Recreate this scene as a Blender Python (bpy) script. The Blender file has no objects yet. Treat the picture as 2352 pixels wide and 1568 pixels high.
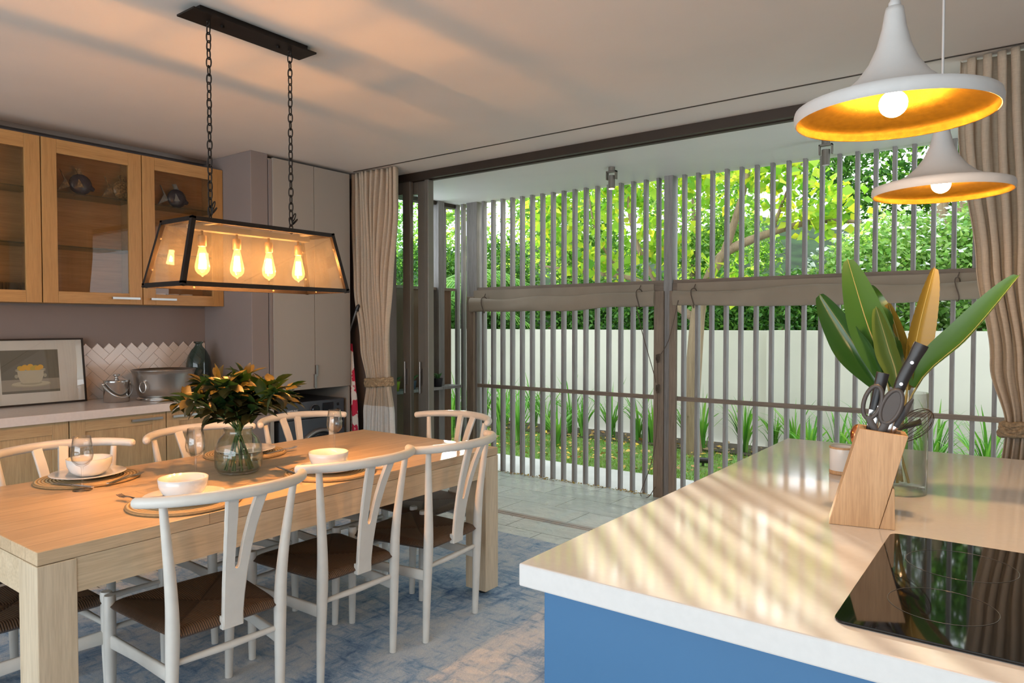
import bpy, bmesh, math, random
import numpy as np
from mathutils import Vector, Matrix
PI = math.pi
sc = bpy.context.scene
col = sc.collection
# ------------------------------------------------------------------ camera, world, sun, exposure
cam_d = bpy.data.cameras.new('camera'); cam = bpy.data.objects.new('camera', cam_d); col.objects.link(cam)
cam_d.sensor_width = 36.0; cam_d.lens = 36.0 * 1615.0 / 2352.0
cam_d.clip_start = 0.05; cam_d.clip_end = 200
cam.location = (0, 0, 1.43)
cam.rotation_euler = (math.radians(90 - 1.42), 0, math.radians(36.5))
sc.camera = cam
world = bpy.data.worlds.new('world'); sc.world = world; world.use_nodes = True
bg = world.node_tree.nodes['Background']
bg.inputs[0].default_value = (0.86, 0.94, 1.0, 1); bg.inputs[1].default_value = 1.75
sun_d = bpy.data.lights.new('sun', 'SUN'); sun = bpy.data.objects.new('sun', sun_d); col.objects.link(sun)
sun_d.energy = 9.0; sun_d.angle = math.radians(0.7); sun_d.color = (1.0, 0.90, 0.72)
SUN_DIR = Vector((-0.655, 0.755, 0.235)).normalized()
sun.rotation_euler = SUN_DIR.to_track_quat('Z', 'Y').to_euler(); sun.location = (-6, 8, 6)
sc.view_settings.view_transform = 'Standard'; sc.view_settings.look = 'None'
sc.view_settings.gamma = 1.0; sc.view_settings.use_curve_mapping = False
sc.view_settings.exposure = 1.12
sc.cycles.max_bounces = 10; sc.cycles.transparent_max_bounces = 24
sc.cycles.diffuse_bounces = 4; sc.cycles.glossy_bounces = 4; sc.cycles.transmission_bounces = 8
sc.cycles.caustics_reflective = False; sc.cycles.caustics_refractive = False
sc.cycles.sample_clamp_indirect = 6.0
CHAND_W = 27.0; PEND_W = 6.8
WARM = (1.0, 0.45, 0.14)
# added fill light inside the closed rear wall, standing in for daylight from behind
ar_d = bpy.data.lights.new('rear_fill', 'AREA'); ar = bpy.data.objects.new('rear_fill', ar_d); col.objects.link(ar)
ar_d.shape = 'RECTANGLE'; ar_d.size = 6.0; ar_d.size_y = 2.3; ar_d.energy = 98; ar_d.color = (.82, .92, 1.0)
ar.location = (-1.2, -3.1, 1.35); ar.rotation_euler = (math.radians(90), 0, 0)

# ------------------------------------------------------------------ node materials
def newmat(name):
    m = bpy.data.materials.new(name); m.use_nodes = True
    nt = m.node_tree; b = nt.nodes['Principled BSDF']; return m, nt, b
def rgb(c): return (c[0], c[1], c[2], 1)
def tc(nt, scale=(1, 1, 1), rot=(0, 0, 0), loc=(0, 0, 0), kind='Object'):
    t = nt.nodes.new('ShaderNodeTexCoord'); mp = nt.nodes.new('ShaderNodeMapping')
    mp.inputs['Scale'].default_value = scale; mp.inputs['Rotation'].default_value = rot; mp.inputs['Location'].default_value = loc
    nt.links.new(t.outputs[kind], mp.inputs['Vector']); return mp.outputs[0]
def noise(nt, vec, scale=5, detail=4, rough=.5, dist=0):
    n = nt.nodes.new('ShaderNodeTexNoise'); n.inputs['Scale'].default_value = scale; n.inputs['Detail'].default_value = detail
    n.inputs['Roughness'].default_value = rough; n.inputs['Distortion'].default_value = dist
    if vec is not None: nt.links.new(vec, n.inputs['Vector'])
    return n.outputs['Fac']
def ramp(nt, fac, stops):
    r = nt.nodes.new('ShaderNodeValToRGB'); nt.links.new(fac, r.inputs[0])
    while len(r.color_ramp.elements) < len(stops): r.color_ramp.elements.new(0.5)
    for e, (p, c) in zip(r.color_ramp.elements, stops): e.position = p; e.color = rgb(c)
    return r.outputs[0]
def mixc(nt, fac, a, b, mode='MIX'):
    m = nt.nodes.new('ShaderNodeMix'); m.data_type = 'RGBA'; m.blend_type = mode
    for s, v in ((m.inputs[0], fac), (m.inputs[6], a), (m.inputs[7], b)):
        if isinstance(v, (int, float)): s.default_value = v
        elif isinstance(v, tuple): s.default_value = rgb(v)
        else: nt.links.new(v, s)
    return m.outputs[2]
def bump(nt, b, h, strength=.2, dist=.01):
    n = nt.nodes.new('ShaderNodeBump'); n.inputs['Strength'].default_value = strength; n.inputs['Distance'].default_value = dist
    nt.links.new(h, n.inputs['Height']); nt.links.new(n.outputs[0], b.inputs['Normal'])
def math_(nt, op, a, b=None):
    m = nt.nodes.new('ShaderNodeMath'); m.operation = op
    for s, v in zip(m.inputs, (a, b)):
        if v is None: continue
        if isinstance(v, (int, float)): s.default_value = v
        else: nt.links.new(v, s)
    return m.outputs[0]
def plain(name, c, rough=.5, metal=0., var=.06, scale=8, bumpk=0., coat=0., spec=.5):
    m, nt, b = newmat(name)
    f = noise(nt, tc(nt), scale, 4)
    lo = tuple(max(0, x * (1 - var)) for x in c); hi = tuple(min(1, x * (1 + var)) for x in c)
    nt.links.new(ramp(nt, f, [(.3, lo), (.7, hi)]), b.inputs['Base Color'])
    b.inputs['Roughness'].default_value = rough; b.inputs['Metallic'].default_value = metal
    b.inputs['Coat Weight'].default_value = coat; b.inputs['Specular IOR Level'].default_value = spec
    if bumpk: bump(nt, b, noise(nt, tc(nt), scale * 12, 3), bumpk, .004)
    return m
def wood(name, c1, c2, axis='y', k=1., rough=.5, knots=0., bumpk=.08, boards=None):
    m, nt, b = newmat(name)
    s = {'x': (.9, 16, 16), 'y': (16, .9, 16), 'z': (16, 16, .9)}[axis]
    v = tc(nt, tuple(q * k for q in s))
    f = noise(nt, v, 1.6, 8, .62, .6)
    g = noise(nt, tc(nt, tuple(q * k * 5 for q in s)), 2.2, 3, .6)
    cc = ramp(nt, f, [(.28, c1), (.5, tuple((p + q) / 2 for p, q in zip(c1, c2))), (.72, c2)])
    cc = mixc(nt, .25, cc, ramp(nt, g, [(.35, tuple(q * .6 for q in c1)), (.6, c2)]))
    if boards:
        bt = nt.nodes.new('ShaderNodeTexBrick'); bt.inputs['Scale'].default_value = 1
        bt.inputs['Brick Width'].default_value = boards[0]; bt.inputs['Row Height'].default_value = boards[1]
        bt.inputs['Mortar Size'].default_value = boards[2]; bt.inputs['Color1'].default_value = (1.06, 1.05, 1.03, 1); bt.inputs['Color2'].default_value = (.88, .86, .83, 1)
        bt.inputs['Mortar'].default_value = (.55, .5, .45, 1); bt.inputs['Bias'].default_value = .1
        nt.links.new(tc(nt, rot=boards[3]), bt.inputs['Vector'])
        cc = mixc(nt, 1., cc, bt.outputs[0], 'MULTIPLY')
    nt.links.new(cc, b.inputs['Base Color']); b.inputs['Roughness'].default_value = rough
    bump(nt, b, f, bumpk, .003); return m
def glass(name, tint=(1, 1, 1), refl=.9, rough=0., ior=1.45, edge=0., haze=0., glow=None, k=1.6):
    m, nt, b = newmat(name); nt.nodes.remove(b)
    out = nt.nodes['Material Output']; tr = nt.nodes.new('ShaderNodeBsdfTransparent'); tr.inputs[0].default_value = rgb(tint)
    gl = nt.nodes.new('ShaderNodeBsdfGlossy'); gl.inputs['Roughness'].default_value = rough
    fr = nt.nodes.new('ShaderNodeLayerWeight'); fr.inputs['Blend'].default_value = .5; f0 = ((ior - 1) / (ior + 1)) ** 2
    if edge:
        q = math_(nt, 'MULTIPLY', math_(nt, 'POWER', fr.outputs['Facing'], 2.5), edge)
        nt.links.new(mixc(nt, q, tint, tuple(x * .35 for x in tint)), tr.inputs[0]); f0 *= k
    mx = nt.nodes.new('ShaderNodeMixShader'); f = math_(nt, 'ADD', math_(nt, 'MULTIPLY', math_(nt, 'POWER', fr.outputs['Facing'], 4. if edge else 5.), (1 - f0) * refl), f0 * refl)
    nt.links.new(f, mx.inputs[0]); nt.links.new(tr.outputs[0], mx.inputs[1]); nt.links.new(gl.outputs[0], mx.inputs[2]); last = mx.outputs[0]
    if haze:
        d = nt.nodes.new('ShaderNodeBsdfTranslucent'); d.inputs[0].default_value = (.8, .76, .7, 1); d2 = nt.nodes.new('ShaderNodeBsdfDiffuse'); d2.inputs[0].default_value = (.8, .76, .7, 1)
        a = nt.nodes.new('ShaderNodeMixShader'); a.inputs[0].default_value = .5; nt.links.new(d.outputs[0], a.inputs[1]); nt.links.new(d2.outputs[0], a.inputs[2])
        h = nt.nodes.new('ShaderNodeMixShader'); nt.links.new(math_(nt, 'MULTIPLY', noise(nt, tc(nt), 14, 6, .7), haze * 2), h.inputs[0]); nt.links.new(last, h.inputs[1]); nt.links.new(a.outputs[0], h.inputs[2]); last = h.outputs[0]
    if glow:
        e = nt.nodes.new('ShaderNodeEmission'); e.inputs[0].default_value = rgb(glow[0]); e.inputs[1].default_value = glow[1]
        ad = nt.nodes.new('ShaderNodeAddShader'); nt.links.new(last, ad.inputs[0]); nt.links.new(e.outputs[0], ad.inputs[1]); last = ad.outputs[0]
    nt.links.new(last, out.inputs[0]); return m
def emis(name, c, s):
    m, nt, b = newmat(name); b.inputs['Base Color'].default_value = rgb(c)
    b.inputs['Emission Color'].default_value = rgb(c); b.inputs['Emission Strength'].default_value = s; return m
def leafmat(name, cols, trans=.45, rough=.45, under=None, spec=.3):
    m, nt, b = newmat(name); out = nt.nodes['Material Output']
    g = nt.nodes.new('ShaderNodeNewGeometry')
    cols = list(cols) * (2 if len(cols) == 1 else 1); n = len(cols); c = ramp(nt, g.outputs['Random Per Island'], [(i / max(1, n - 1), q) for i, q in enumerate(cols)])
    if under:
        c = mixc(nt, g.outputs['Backfacing'], c, under)
    nt.links.new(c, b.inputs['Base Color']); b.inputs['Roughness'].default_value = rough; b.inputs['Specular IOR Level'].default_value = spec
    t = nt.nodes.new('ShaderNodeBsdfTranslucent'); mx = nt.nodes.new('ShaderNodeMixShader'); mx.inputs[0].default_value = trans
    cb = mixc(nt, 1., c, (1.25, 1.2, .7), 'MULTIPLY'); nt.links.new(cb, t.inputs[0])
    nt.links.new(b.outputs[0], mx.inputs[1]); nt.links.new(t.outputs[0], mx.inputs[2]); nt.links.new(mx.outputs[0], out.inputs[0]); return m

M = {}
M['ceiling'] = plain('ceiling paint', (.70, .65, .60), .85, var=.02, scale=3, bumpk=.02)
M['soffit'] = plain('soffit paint', (.80, .83, .80), .40, var=.03, scale=2)
M['wall'] = plain('mauve grey wall paint', (.235, .195, .18), .8, var=.03, scale=3, bumpk=.03)
M['greige'] = plain('greige lacquer', (.335, .295, .25), .45, var=.015, scale=2)
M['oak'] = wood('golden oak', (.40, .20, .06), (.54, .30, .11), 'z', 1., .42)
M['oak_h'] = wood('golden oak rail grain', (.40, .20, .06), (.54, .30, .11), 'y', 1., .42)
M['oak_in'] = wood('oak cabinet lining', (.36, .20, .08), (.50, .30, .13), 'y', .7, .55)
M['oak_b'] = wood('pale oak base fronts', (.42, .28, .14), (.58, .41, .22), 'z', 1., .5)
M['oak_bh'] = wood('pale oak base rails', (.42, .28, .14), (.58, .41, .22), 'y', 1., .5)
M['table'] = wood('limed oak table top', (.53, .38, .23), (.68, .52, .34), 'y', .8, .38, boards=(1.1, .11, .0012, (0, 0, PI / 2)))
M['table_v'] = wood('limed oak table leg', (.55, .42, .27), (.72, .59, .42), 'z', .8, .45)
M['table_a'] = wood('limed oak apron', (.52, .39, .24), (.70, .56, .38), 'y', .8, .45)
M['chair'] = plain('white washed beech', (.71, .68, .62), .38, var=.05, scale=14)
M['quartz'] = plain('white quartz', (.72, .69, .66), .085, var=.02, scale=60, spec=.6)
M['quartz2'] = plain('pale quartz counter', (.68, .63, .60), .22, var=.03, scale=60)
M['blue'] = plain('blue lacquer', (.055, .165, .325), .45, var=.03, scale=3)
M['black_metal'] = plain('bronzed black metal', (.022, .016, .013), .42, .6, var=.2, scale=20)
M['steel'] = plain('brushed steel', (.62, .60, .58), .16, 1., var=.05)
M['steel_r'] = plain('satin steel', (.55, .54, .52), .32, 1., var=.05)
M['handle'] = plain('satin nickel', (.42, .40, .38), .3, 1., var=.05)
M['white_cer'] = plain('white glazed china', (.78, .77, .75), .12, var=.01, coat=.4)
M['glass'] = glass('clear glass', (.965, .975, .965), 1., edge=.4)
M['glass_pane'] = glass('cabinet glass', (.93, .90, .86), .7)
M['glass_lamp'] = glass('lantern glass', (.93, .90, .84), 1.0, haze=.026)
M['glass_door'] = glass('sliding door glass', (.86, .92, .91), .9)
M['glass_bulb'] = glass('bulb glass', (1., .93, .80), .8, glow=((1., .55, .18), .45))
M['glass_shelf'] = glass('shelf glass', (.72, .80, .76), .8)
M['glass_thin'] = glass('wine glass crystal', (.98, .98, .975), 1., edge=.4, k=2.6)
M['water'] = glass('water', (.93, .96, .93), .5, ior=1.33)
M['teal'] = glass('teal glass', (.36, .47, .45), 1.0, edge=.6)
M['filament'] = emis('glowing filament', (1., .66, .30), 30.)
M['bulb_lit'] = emis('glowing globe', (1., .84, .58), 16.)
M['spot_lit'] = emis('lit spot lens', (1., .62, .25), 8.)
M['brass'] = plain('antique brass socket', (.25, .16, .09), .5, .7, var=.05)
M['gold'] = plain('hammered gold leaf', (.30, .155, .012), .32, .9, var=.15, scale=90, bumpk=.5)
M['lamp_white'] = plain('white powder coat', (.60, .575, .55), .5, var=.02, bumpk=.04, scale=30)
M['cord'] = plain('pale cord', (.66, .64, .62), .6)
M['black_plastic'] = plain('black plastic', (.018, .017, .018), .35)
M['grey_plastic'] = plain('soft grey rubber', (.07, .065, .065), .5)
M['white_plastic'] = plain('white plastic', (.72, .68, .64), .4)
M['washer'] = plain('graphite enamel', (.075, .085, .10), .3, .3)
M['washer_dark'] = plain('dark smoked plastic', (.012, .014, .02), .1)
M['washer_grey'] = plain('washer silver ring', (.33, .31, .30), .3, .8)
M['lettering'] = plain('silver lettering', (.75, .75, .75), .4)
M['cooktop'] = plain('black ceramic glass', (.006, .006, .007), .04, var=.0)
M['ring'] = plain('grey ring print', (.09, .085, .08), .2)
M['bamboo'] = wood('bamboo block', (.47, .27, .13), (.64, .41, .22), 'z', 1.3, .45)
M['alu'] = plain('bronze aluminium frame', (.22, .20, .17), .4, .35, var=.04)
M['track'] = plain('dark bronze track', (.055, .04, .03), .45, .4)
M['slat'] = wood('weathered grey timber', (.19, .18, .175), (.36, .345, .335), 'z', .9, .7, bumpk=.25)
M['slat_b'] = wood('weathered brown timber', (.17, .12, .085), (.32, .25, .19), 'z', .9, .7, bumpk=.25)
M['rail_b'] = wood('weathered brown rail', (.15, .115, .09), (.28, .22, .17), 'x', .9, .7, bumpk=.25)
M['plank'] = wood('red brown cladding', (.13, .065, .035), (.24, .13, .075), 'z', .8, .6, bumpk=.2, boards=(3., .095, .004, (PI / 2, 0, PI / 2)))
M['canvas'] = plain('taupe canvas', (.30, .25, .19), .75, var=.08, scale=4, bumpk=.05)
M['string'] = plain('dark cord', (.10, .07, .05), .8)
M['gwall'] = plain('cream rendered garden wall', (.60, .57, .50), .85, var=.05, scale=1.5, bumpk=.05)
M['concrete'] = plain('pale concrete paving', (.47, .46, .44), .8, var=.08, scale=3, bumpk=.1)
M['bark'] = wood('tree bark', (.15, .10, .06), (.34, .25, .15), 'z', .6, .85, bumpk=.5)
M['soil'] = plain('dark soil', (.06, .045, .03), .95, var=.4, scale=6)
M['hill'] = plain('dark undergrowth', (.02, .05, .012), .95, var=.6, scale=3)
M['straw'] = None
def special():
    # herringbone tile glaze
    M['tile'] = plain('cream glazed tile', (.62, .53, .46), .16, var=.05, scale=4)
    M['grout'] = plain('pale grout', (.74, .68, .62), .8)
    # slate floor
    m, nt, b = newmat('green grey slate tiles')
    bt = nt.nodes.new('ShaderNodeTexBrick'); bt.inputs['Scale'].default_value = 1
    bt.inputs['Brick Width'].default_value = .62; bt.inputs['Row Height'].default_value = .322; bt.inputs['Mortar Size'].default_value = .0035
    bt.inputs['Color1'].default_value = (.57, .61, .615, 1); bt.inputs['Color2'].default_value = (.71, .74, .74, 1); bt.inputs['Mortar'].default_value = (.13, .14, .14, 1); bt.inputs['Mortar Smooth'].default_value = .3
    nt.links.new(tc(nt, loc=(.2, -.098, 0)), bt.inputs['Vector'])
    f = noise(nt, tc(nt, (1, 2.2, 1), (0, 0, .5)), 7, 8, .65, .8)
    c = mixc(nt, .55, bt.outputs[0], mixc(nt, 1., bt.outputs[0], ramp(nt, f, [(.3, (.55, .6, .6)), (.7, (1.5, 1.5, 1.45))]), 'MULTIPLY'))
    nt.links.new(c, b.inputs['Base Color'])
    nt.links.new(ramp(nt, f, [(.3, (.42, .42, .42)), (.7, (.22, .22, .22))]), b.inputs['Roughness'])
    h = math_(nt, 'SUBTRACT', math_(nt, 'MULTIPLY', f, .5), bt.outputs['Fac']); bump(nt, b, h, .35, .006)
    M['slate'] = m
    # rug
    m, nt, b = newmat('faded blue rug')
    f1 = noise(nt, tc(nt, (1.2, .8, 1)), 1.5, 6, .7, .5)
    f2 = noise(nt, tc(nt, (7, 2.2, 1)), 3.0, 6, .75, .3)
    f3 = noise(nt, tc(nt, (2.2, 8, 1)), 3.0, 6, .75, .3)
    f4 = noise(nt, tc(nt, (60, 300, 1)), 2.0, 2)
    grid = math_(nt, 'MAXIMUM', f2, f3)
    p = math_(nt, 'ADD', math_(nt, 'MULTIPLY', f1, .55), math_(nt, 'MULTIPLY', grid, .6))
    c = ramp(nt, p, [(.48, (.66, .68, .70)), (.57, (.54, .60, .67)), (.645, (.30, .42, .58)), (.75, (.07, .15, .33))])
    c = mixc(nt, .5, c, mixc(nt, 1., c, ramp(nt, f4, [(.3, (.6, .6, .6)), (.7, (1.35, 1.35, 1.33))]), 'MULTIPLY'))
    nt.links.new(c, b.inputs['Base Color']); b.inputs['Roughness'].default_value = .95; b.inputs['Specular IOR Level'].default_value = .1
    bump(nt, b, f4, .3, .003); M['rug'] = m
    # woven cord seat: stripes run square to the nearest rail
    m, nt, b = newmat('woven brown paper cord')
    t = nt.nodes.new('ShaderNodeTexCoord'); s = nt.nodes.new('ShaderNodeSeparateXYZ'); nt.links.new(t.outputs['Object'], s.inputs[0])
    ax = math_(nt, 'DIVIDE', math_(nt, 'ABSOLUTE', s.outputs[0]), .205); ay = math_(nt, 'DIVIDE', math_(nt, 'ABSOLUTE', math_(nt, 'SUBTRACT', s.outputs[1], .235)), .225)
    side = math_(nt, 'GREATER_THAN', ax, ay)
    sx = math_(nt, 'SINE', math_(nt, 'MULTIPLY', s.outputs[0], 2 * PI / .0075)); sy = math_(nt, 'SINE', math_(nt, 'MULTIPLY', s.outputs[1], 2 * PI / .0075))
    mm = nt.nodes.new('ShaderNodeMix'); nt.links.new(side, mm.inputs[0]); nt.links.new(sx, mm.inputs[2]); nt.links.new(sy, mm.inputs[3])
    st = math_(nt, 'ADD', math_(nt, 'MULTIPLY', mm.outputs[0], .5), .5)
    nz = noise(nt, tc(nt, (30, 30, 8)), 3, 4, .7)
    c = mixc(nt, nz, ramp(nt, st, [(0, (.022, .011, .006)), (1, (.105, .05, .024))]), ramp(nt, st, [(0, (.05, .025, .012)), (1, (.25, .135, .065))]))
    seam = math_(nt, 'SUBTRACT', 1., math_(nt, 'MINIMUM', math_(nt, 'MULTIPLY', math_(nt, 'ABSOLUTE', math_(nt, 'SUBTRACT', ax, ay)), 30.), 1.))
    c = mixc(nt, math_(nt, 'MULTIPLY', side, .38), c, (.022, .011, .006)); c = mixc(nt, math_(nt, 'MULTIPLY', seam, .6), c, (.012, .006, .004))  # side sectors and diagonal creases darkened: shade put into the cord colour
    nt.links.new(c, b.inputs['Base Color']); b.inputs['Roughness'].default_value = .5; bump(nt, b, st, .6, .002); M['cordseat'] = m
    # straw placemat coils
    m, nt, b = newmat('coiled straw')
    t = nt.nodes.new('ShaderNodeTexCoord'); ln = nt.nodes.new('ShaderNodeVectorMath'); ln.operation = 'LENGTH'; nt.links.new(t.outputs['Object'], ln.inputs[0])
    wv = math_(nt, 'ADD', math_(nt, 'MULTIPLY', math_(nt, 'SINE', math_(nt, 'MULTIPLY', ln.outputs['Value'], 2 * PI / .013)), .5), .5)
    nz = noise(nt, tc(nt), 90, 3, .7)
    c = mixc(nt, math_(nt, 'MULTIPLY', nz, .7), ramp(nt, wv, [(0, (.20, .12, .05)), (.5, (.60, .44, .24)), (1, (.72, .56, .33))]), (.45, .27, .10))
    nt.links.new(c, b.inputs['Base Color']); b.inputs['Roughness'].default_value = .75
    bump(nt, b, math_(nt, 'ADD', wv, math_(nt, 'MULTIPLY', nz, .4)), .8, .004); M['straw'] = m
    # linen curtain
    m, nt, b = newmat('beige linen'); out = nt.nodes['Material Output']
    f = noise(nt, tc(nt, (300, 300, 30)), 1, 2); g = noise(nt, tc(nt, (30, 30, 300)), 1, 2)
    c = mixc(nt, .5, ramp(nt, f, [(.3, (.60, .49, .37)), (.7, (.74, .62, .48))]), ramp(nt, g, [(.3, (.60, .49, .37)), (.7, (.74, .62, .48))]))
    nt.links.new(c, b.inputs['Base Color']); b.inputs['Roughness'].default_value = .9; b.inputs['Specular IOR Level'].default_value = .1
    tr = nt.nodes.new('ShaderNodeBsdfTranslucent'); nt.links.new(c, tr.inputs[0]); mx = nt.nodes.new('ShaderNodeMixShader'); mx.inputs[0].default_value = .28
    nt.links.new(b.outputs[0], mx.inputs[1]); nt.links.new(tr.outputs[0], mx.inputs[2]); nt.links.new(mx.outputs[0], out.inputs[0]); M['linen'] = m
    M['linen_w'] = plain('white linen band', (.72, .68, .63), .9, var=.05, scale=60)
    M['rope'] = plain('braided jute', (.40, .28, .16), .9, var=.35, scale=90, bumpk=.6)
    # floral towel
    m, nt, b = newmat('white cloth with red flowers')
    v = nt.nodes.new('ShaderNodeTexVoronoi'); v.inputs['Scale'].default_value = 11; nt.links.new(tc(nt, (1, 1, .75)), v.inputs['Vector'])
    d = math_(nt, 'ADD', v.outputs['Distance'], math_(nt, 'MULTIPLY', noise(nt, tc(nt), 30, 3), .5))
    nt.links.new(ramp(nt, d, [(.74, (.52, .02, .055)), (.78, (.70, .62, .55))]), b.inputs['Base Color']); b.inputs['Roughness'].default_value = .9; M['floral'] = m
    # grass ground
    m, nt, b = newmat('lawn ground')
    f = noise(nt, tc(nt), 9, 6, .7)
    nt.links.new(ramp(nt, f, [(.35, (.14, .10, .05)), (.5, (.10, .19, .04)), (.7, (.17, .30, .07))]), b.inputs['Base Color']); b.inputs['Roughness'].default_value = .95; M['lawn'] = m
special()
M['grass'] = leafmat('grass blades', [(.10, .24, .03), (.20, .36, .06), (.30, .40, .10)], .35)
M['hedge'] = leafmat('dark hedge leaf', [(.025, .10, .016), (.07, .20, .035), (.15, .32, .06)], .38)
M['midleaf'] = leafmat('mid green leaf', [(.08, .22, .04), (.18, .37, .07), (.32, .50, .13)], .48)
M['limeleaf'] = leafmat('lime backlit leaf', [(.10, .30, .03), (.24, .45, .05), (.38, .55, .06), (.55, .55, .06)], .60)
M['paleleaf'] = leafmat('pale shrub leaf', [(.14, .33, .07), (.24, .44, .10), (.40, .56, .22)], .4)
M['flower'] = leafmat('pale blue flower', [(.62, .68, .85), (.80, .84, .92)], .4)
M['palm'] = leafmat('palm leaflet', [(.05, .20, .03), (.12, .32, .05), (.22, .40, .07)], .45)
M['palmstem'] = plain('palm rib', (.15, .32, .06), .5)
M['strap'] = leafmat('strap leaf', [(.06, .22, .03), (.12, .34, .05), (.24, .46, .10)], .35)
M['litter'] = leafmat('fallen leaf', [(.32, .17, .06), (.45, .27, .10), (.62, .42, .05), (.28, .20, .12)], .1)
M['gloss_leaf'] = leafmat('glossy dark leaf', [(.010, .034, .011), (.017, .052, .013), (.03, .07, .016)], .12, .3, under=(.055, .045, .013), spec=.3)
M['stem'] = plain('green stem', (.07, .13, .03), .5)
M['strel'] = leafmat('bird of paradise leaf', [(.025, .085, .012), (.04, .12, .018)], .12, .28, under=(.17, .14, .025), spec=.6)  # yellowish backface: golden pendant light put into the leaf colour
M['strel_y'] = leafmat('yellow bird of paradise leaf', [(.27, .19, .035), (.24, .18, .04)], .25, .35, under=(.20, .22, .04), spec=.5)
M['strel_g'] = leafmat('olive bird of paradise leaf', [(.09, .14, .03)], .10, .5, under=(.09, .14, .03), spec=.2)
M['midrib'] = plain('yellow midrib', (.30, .26, .08), .4)
M['succ'] = plain('succulent green', (.07, .18, .06), .5, var=.3, scale=20)

# ------------------------------------------------------------------ geometry builder
class G:
    def __init__(s): s.v = []; s.f = []; s.mi = []; s.sm = []
    def add(s, vs, fs, mi=0, smooth=False):
        o = len(s.v); s.v += [tuple(p) for p in vs]; s.f += [tuple(i + o for i in f) for f in fs]; s.mi += [mi] * len(fs); s.sm += [smooth] * len(fs); return s
    def box(s, x0, x1, y0, y1, z0, z1, mi=0):
        return s.add([(x0, y0, z0), (x1, y0, z0), (x1, y1, z0), (x0, y1, z0), (x0, y0, z1), (x1, y0, z1), (x1, y1, z1), (x0, y1, z1)],
                     [(0, 3, 2, 1), (4, 5, 6, 7), (0, 1, 5, 4), (1, 2, 6, 5), (2, 3, 7, 6), (3, 0, 4, 7)], mi)
    def prism(s, pts, axis, a, b, mi=0):
        n = len(pts)
        def P(u, v, w): return {'x': (w, u, v), 'y': (u, w, v), 'z': (u, v, w)}[axis]
        vs = [P(u, v, a) for u, v in pts] + [P(u, v, b) for u, v in pts]
        fs = [tuple(range(n))[::-1], tuple(range(n, 2 * n))] + [(i, (i + 1) % n, n + (i + 1) % n, n + i) for i in range(n)]
        return s.add(vs, fs, mi)
    def rings(s, rings, mi=0, caps=True, smooth=True, closed=False):
        n = len(rings[0]); vs = [p for r in rings for p in r]; fs = []
        m = len(rings)
        for i in range(m if closed else m - 1):
            for j in range(n):
                a, b = i * n, ((i + 1) % m) * n
                fs.append((a + j, a + (j + 1) % n, b + (j + 1) % n, b + j))
        s.add(vs, fs, mi, smooth)
        if caps and not closed:
            s.add(rings[0], [tuple(range(n))[::-1]], mi); s.add(rings[-1], [tuple(range(n))], mi)
        return s
    def tube(s, path, r, n=10, mi=0, caps=True, closed=False, sec=None, up=None, smooth=True):
        P = [Vector(p) for p in path]; m = len(P)
        R = r if isinstance(r, (list, tuple)) else [r] * m
        T = []
        for i in range(m):
            if closed: t = P[(i + 1) % m] - P[i - 1]
            else: t = P[min(i + 1, m - 1)] - P[max(i - 1, 0)]
            T.append(t.normalized() if t.length > 1e-9 else Vector((0, 0, 1)))
        if up is None:
            up = Vector((0, 0, 1)) if abs(T[0].z) < .9 else Vector((1, 0, 0))
        u = Vector(up); rs = []
        for i in range(m):
            u = (u - T[i] * u.dot(T[i]))
            u = u.normalized() if u.length > 1e-6 else T[i].orthogonal().normalized()
            w = T[i].cross(u)
            if sec: rs.append([tuple(P[i] + u * a * R[i] + w * b * R[i]) for a, b in sec])
            else: rs.append([tuple(P[i] + u * math.cos(2 * PI * k / n) * R[i] + w * math.sin(2 * PI * k / n) * R[i]) for k in range(n)])
        return s.rings(rs, mi, caps, smooth and not sec, closed)
    def ribbon(s, path, hw, ht, wdir, mi=0):
        # rectangular section: half width list along wdir, half thickness
        P = [Vector(p) for p in path]; m = len(P); rs = []; wd = Vector(wdir).normalized()
        HW = hw if isinstance(hw, (list, tuple)) else [hw] * m; HT = ht if isinstance(ht, (list, tuple)) else [ht] * m
        for i in range(m):
            t = (P[min(i + 1, m - 1)] - P[max(i - 1, 0)]).normalized(); w = (wd - t * wd.dot(t)).normalized(); nn = t.cross(w)
            a, b = HW[i], HT[i]
            rs.append([tuple(P[i] + w * p * a + nn * q * b) for p, q in ((-1, -.6), (-.8, -1), (.8, -1), (1, -.6), (1, .6), (.8, 1), (-.8, 1), (-1, .6))])
        return s.rings(rs, mi, True, True)
    def lathe(s, prof, n=28, c=(0, 0, 0), mi=0, closed=False):
        rs = [[(c[0] + r * math.cos(2 * PI * k / n), c[1] + r * math.sin(2 * PI * k / n), c[2] + z) for k in range(n)] for r, z in prof]
        mis = mi if isinstance(mi, (list, tuple)) else None
        if mis:
            for i in range(len(rs) - 1): s.rings([rs[i], rs[i + 1]], mis[i], False)
            return s
        return s.rings(rs, mi, False, True, closed)
    def cyl(s, c, r, h, n=20, mi=0, r2=None):
        r2 = r if r2 is None else r2
        return s.rings([[(c[0] + q * math.cos(2 * PI * k / n), c[1] + q * math.sin(2 * PI * k / n), c[2] + z) for k in range(n)] for q, z in ((r, 0), (r2, h))], mi)
    def ball(s, c, r, n=14, m=9, mi=0, sc=(1, 1, 1)):
        rs = [[(c[0] + sc[0] * r * math.sin(PI * (i + .02) / (m - 1 + .04)) * math.cos(2 * PI * k / n), c[1] + sc[1] * r * math.sin(PI * (i + .02) / (m - 1 + .04)) * math.sin(2 * PI * k / n), c[2] - sc[2] * r * math.cos(PI * (i + .02) / (m - 1 + .04))) for k in range(n)] for i in range(m)]
        return s.rings(rs, mi)
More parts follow.
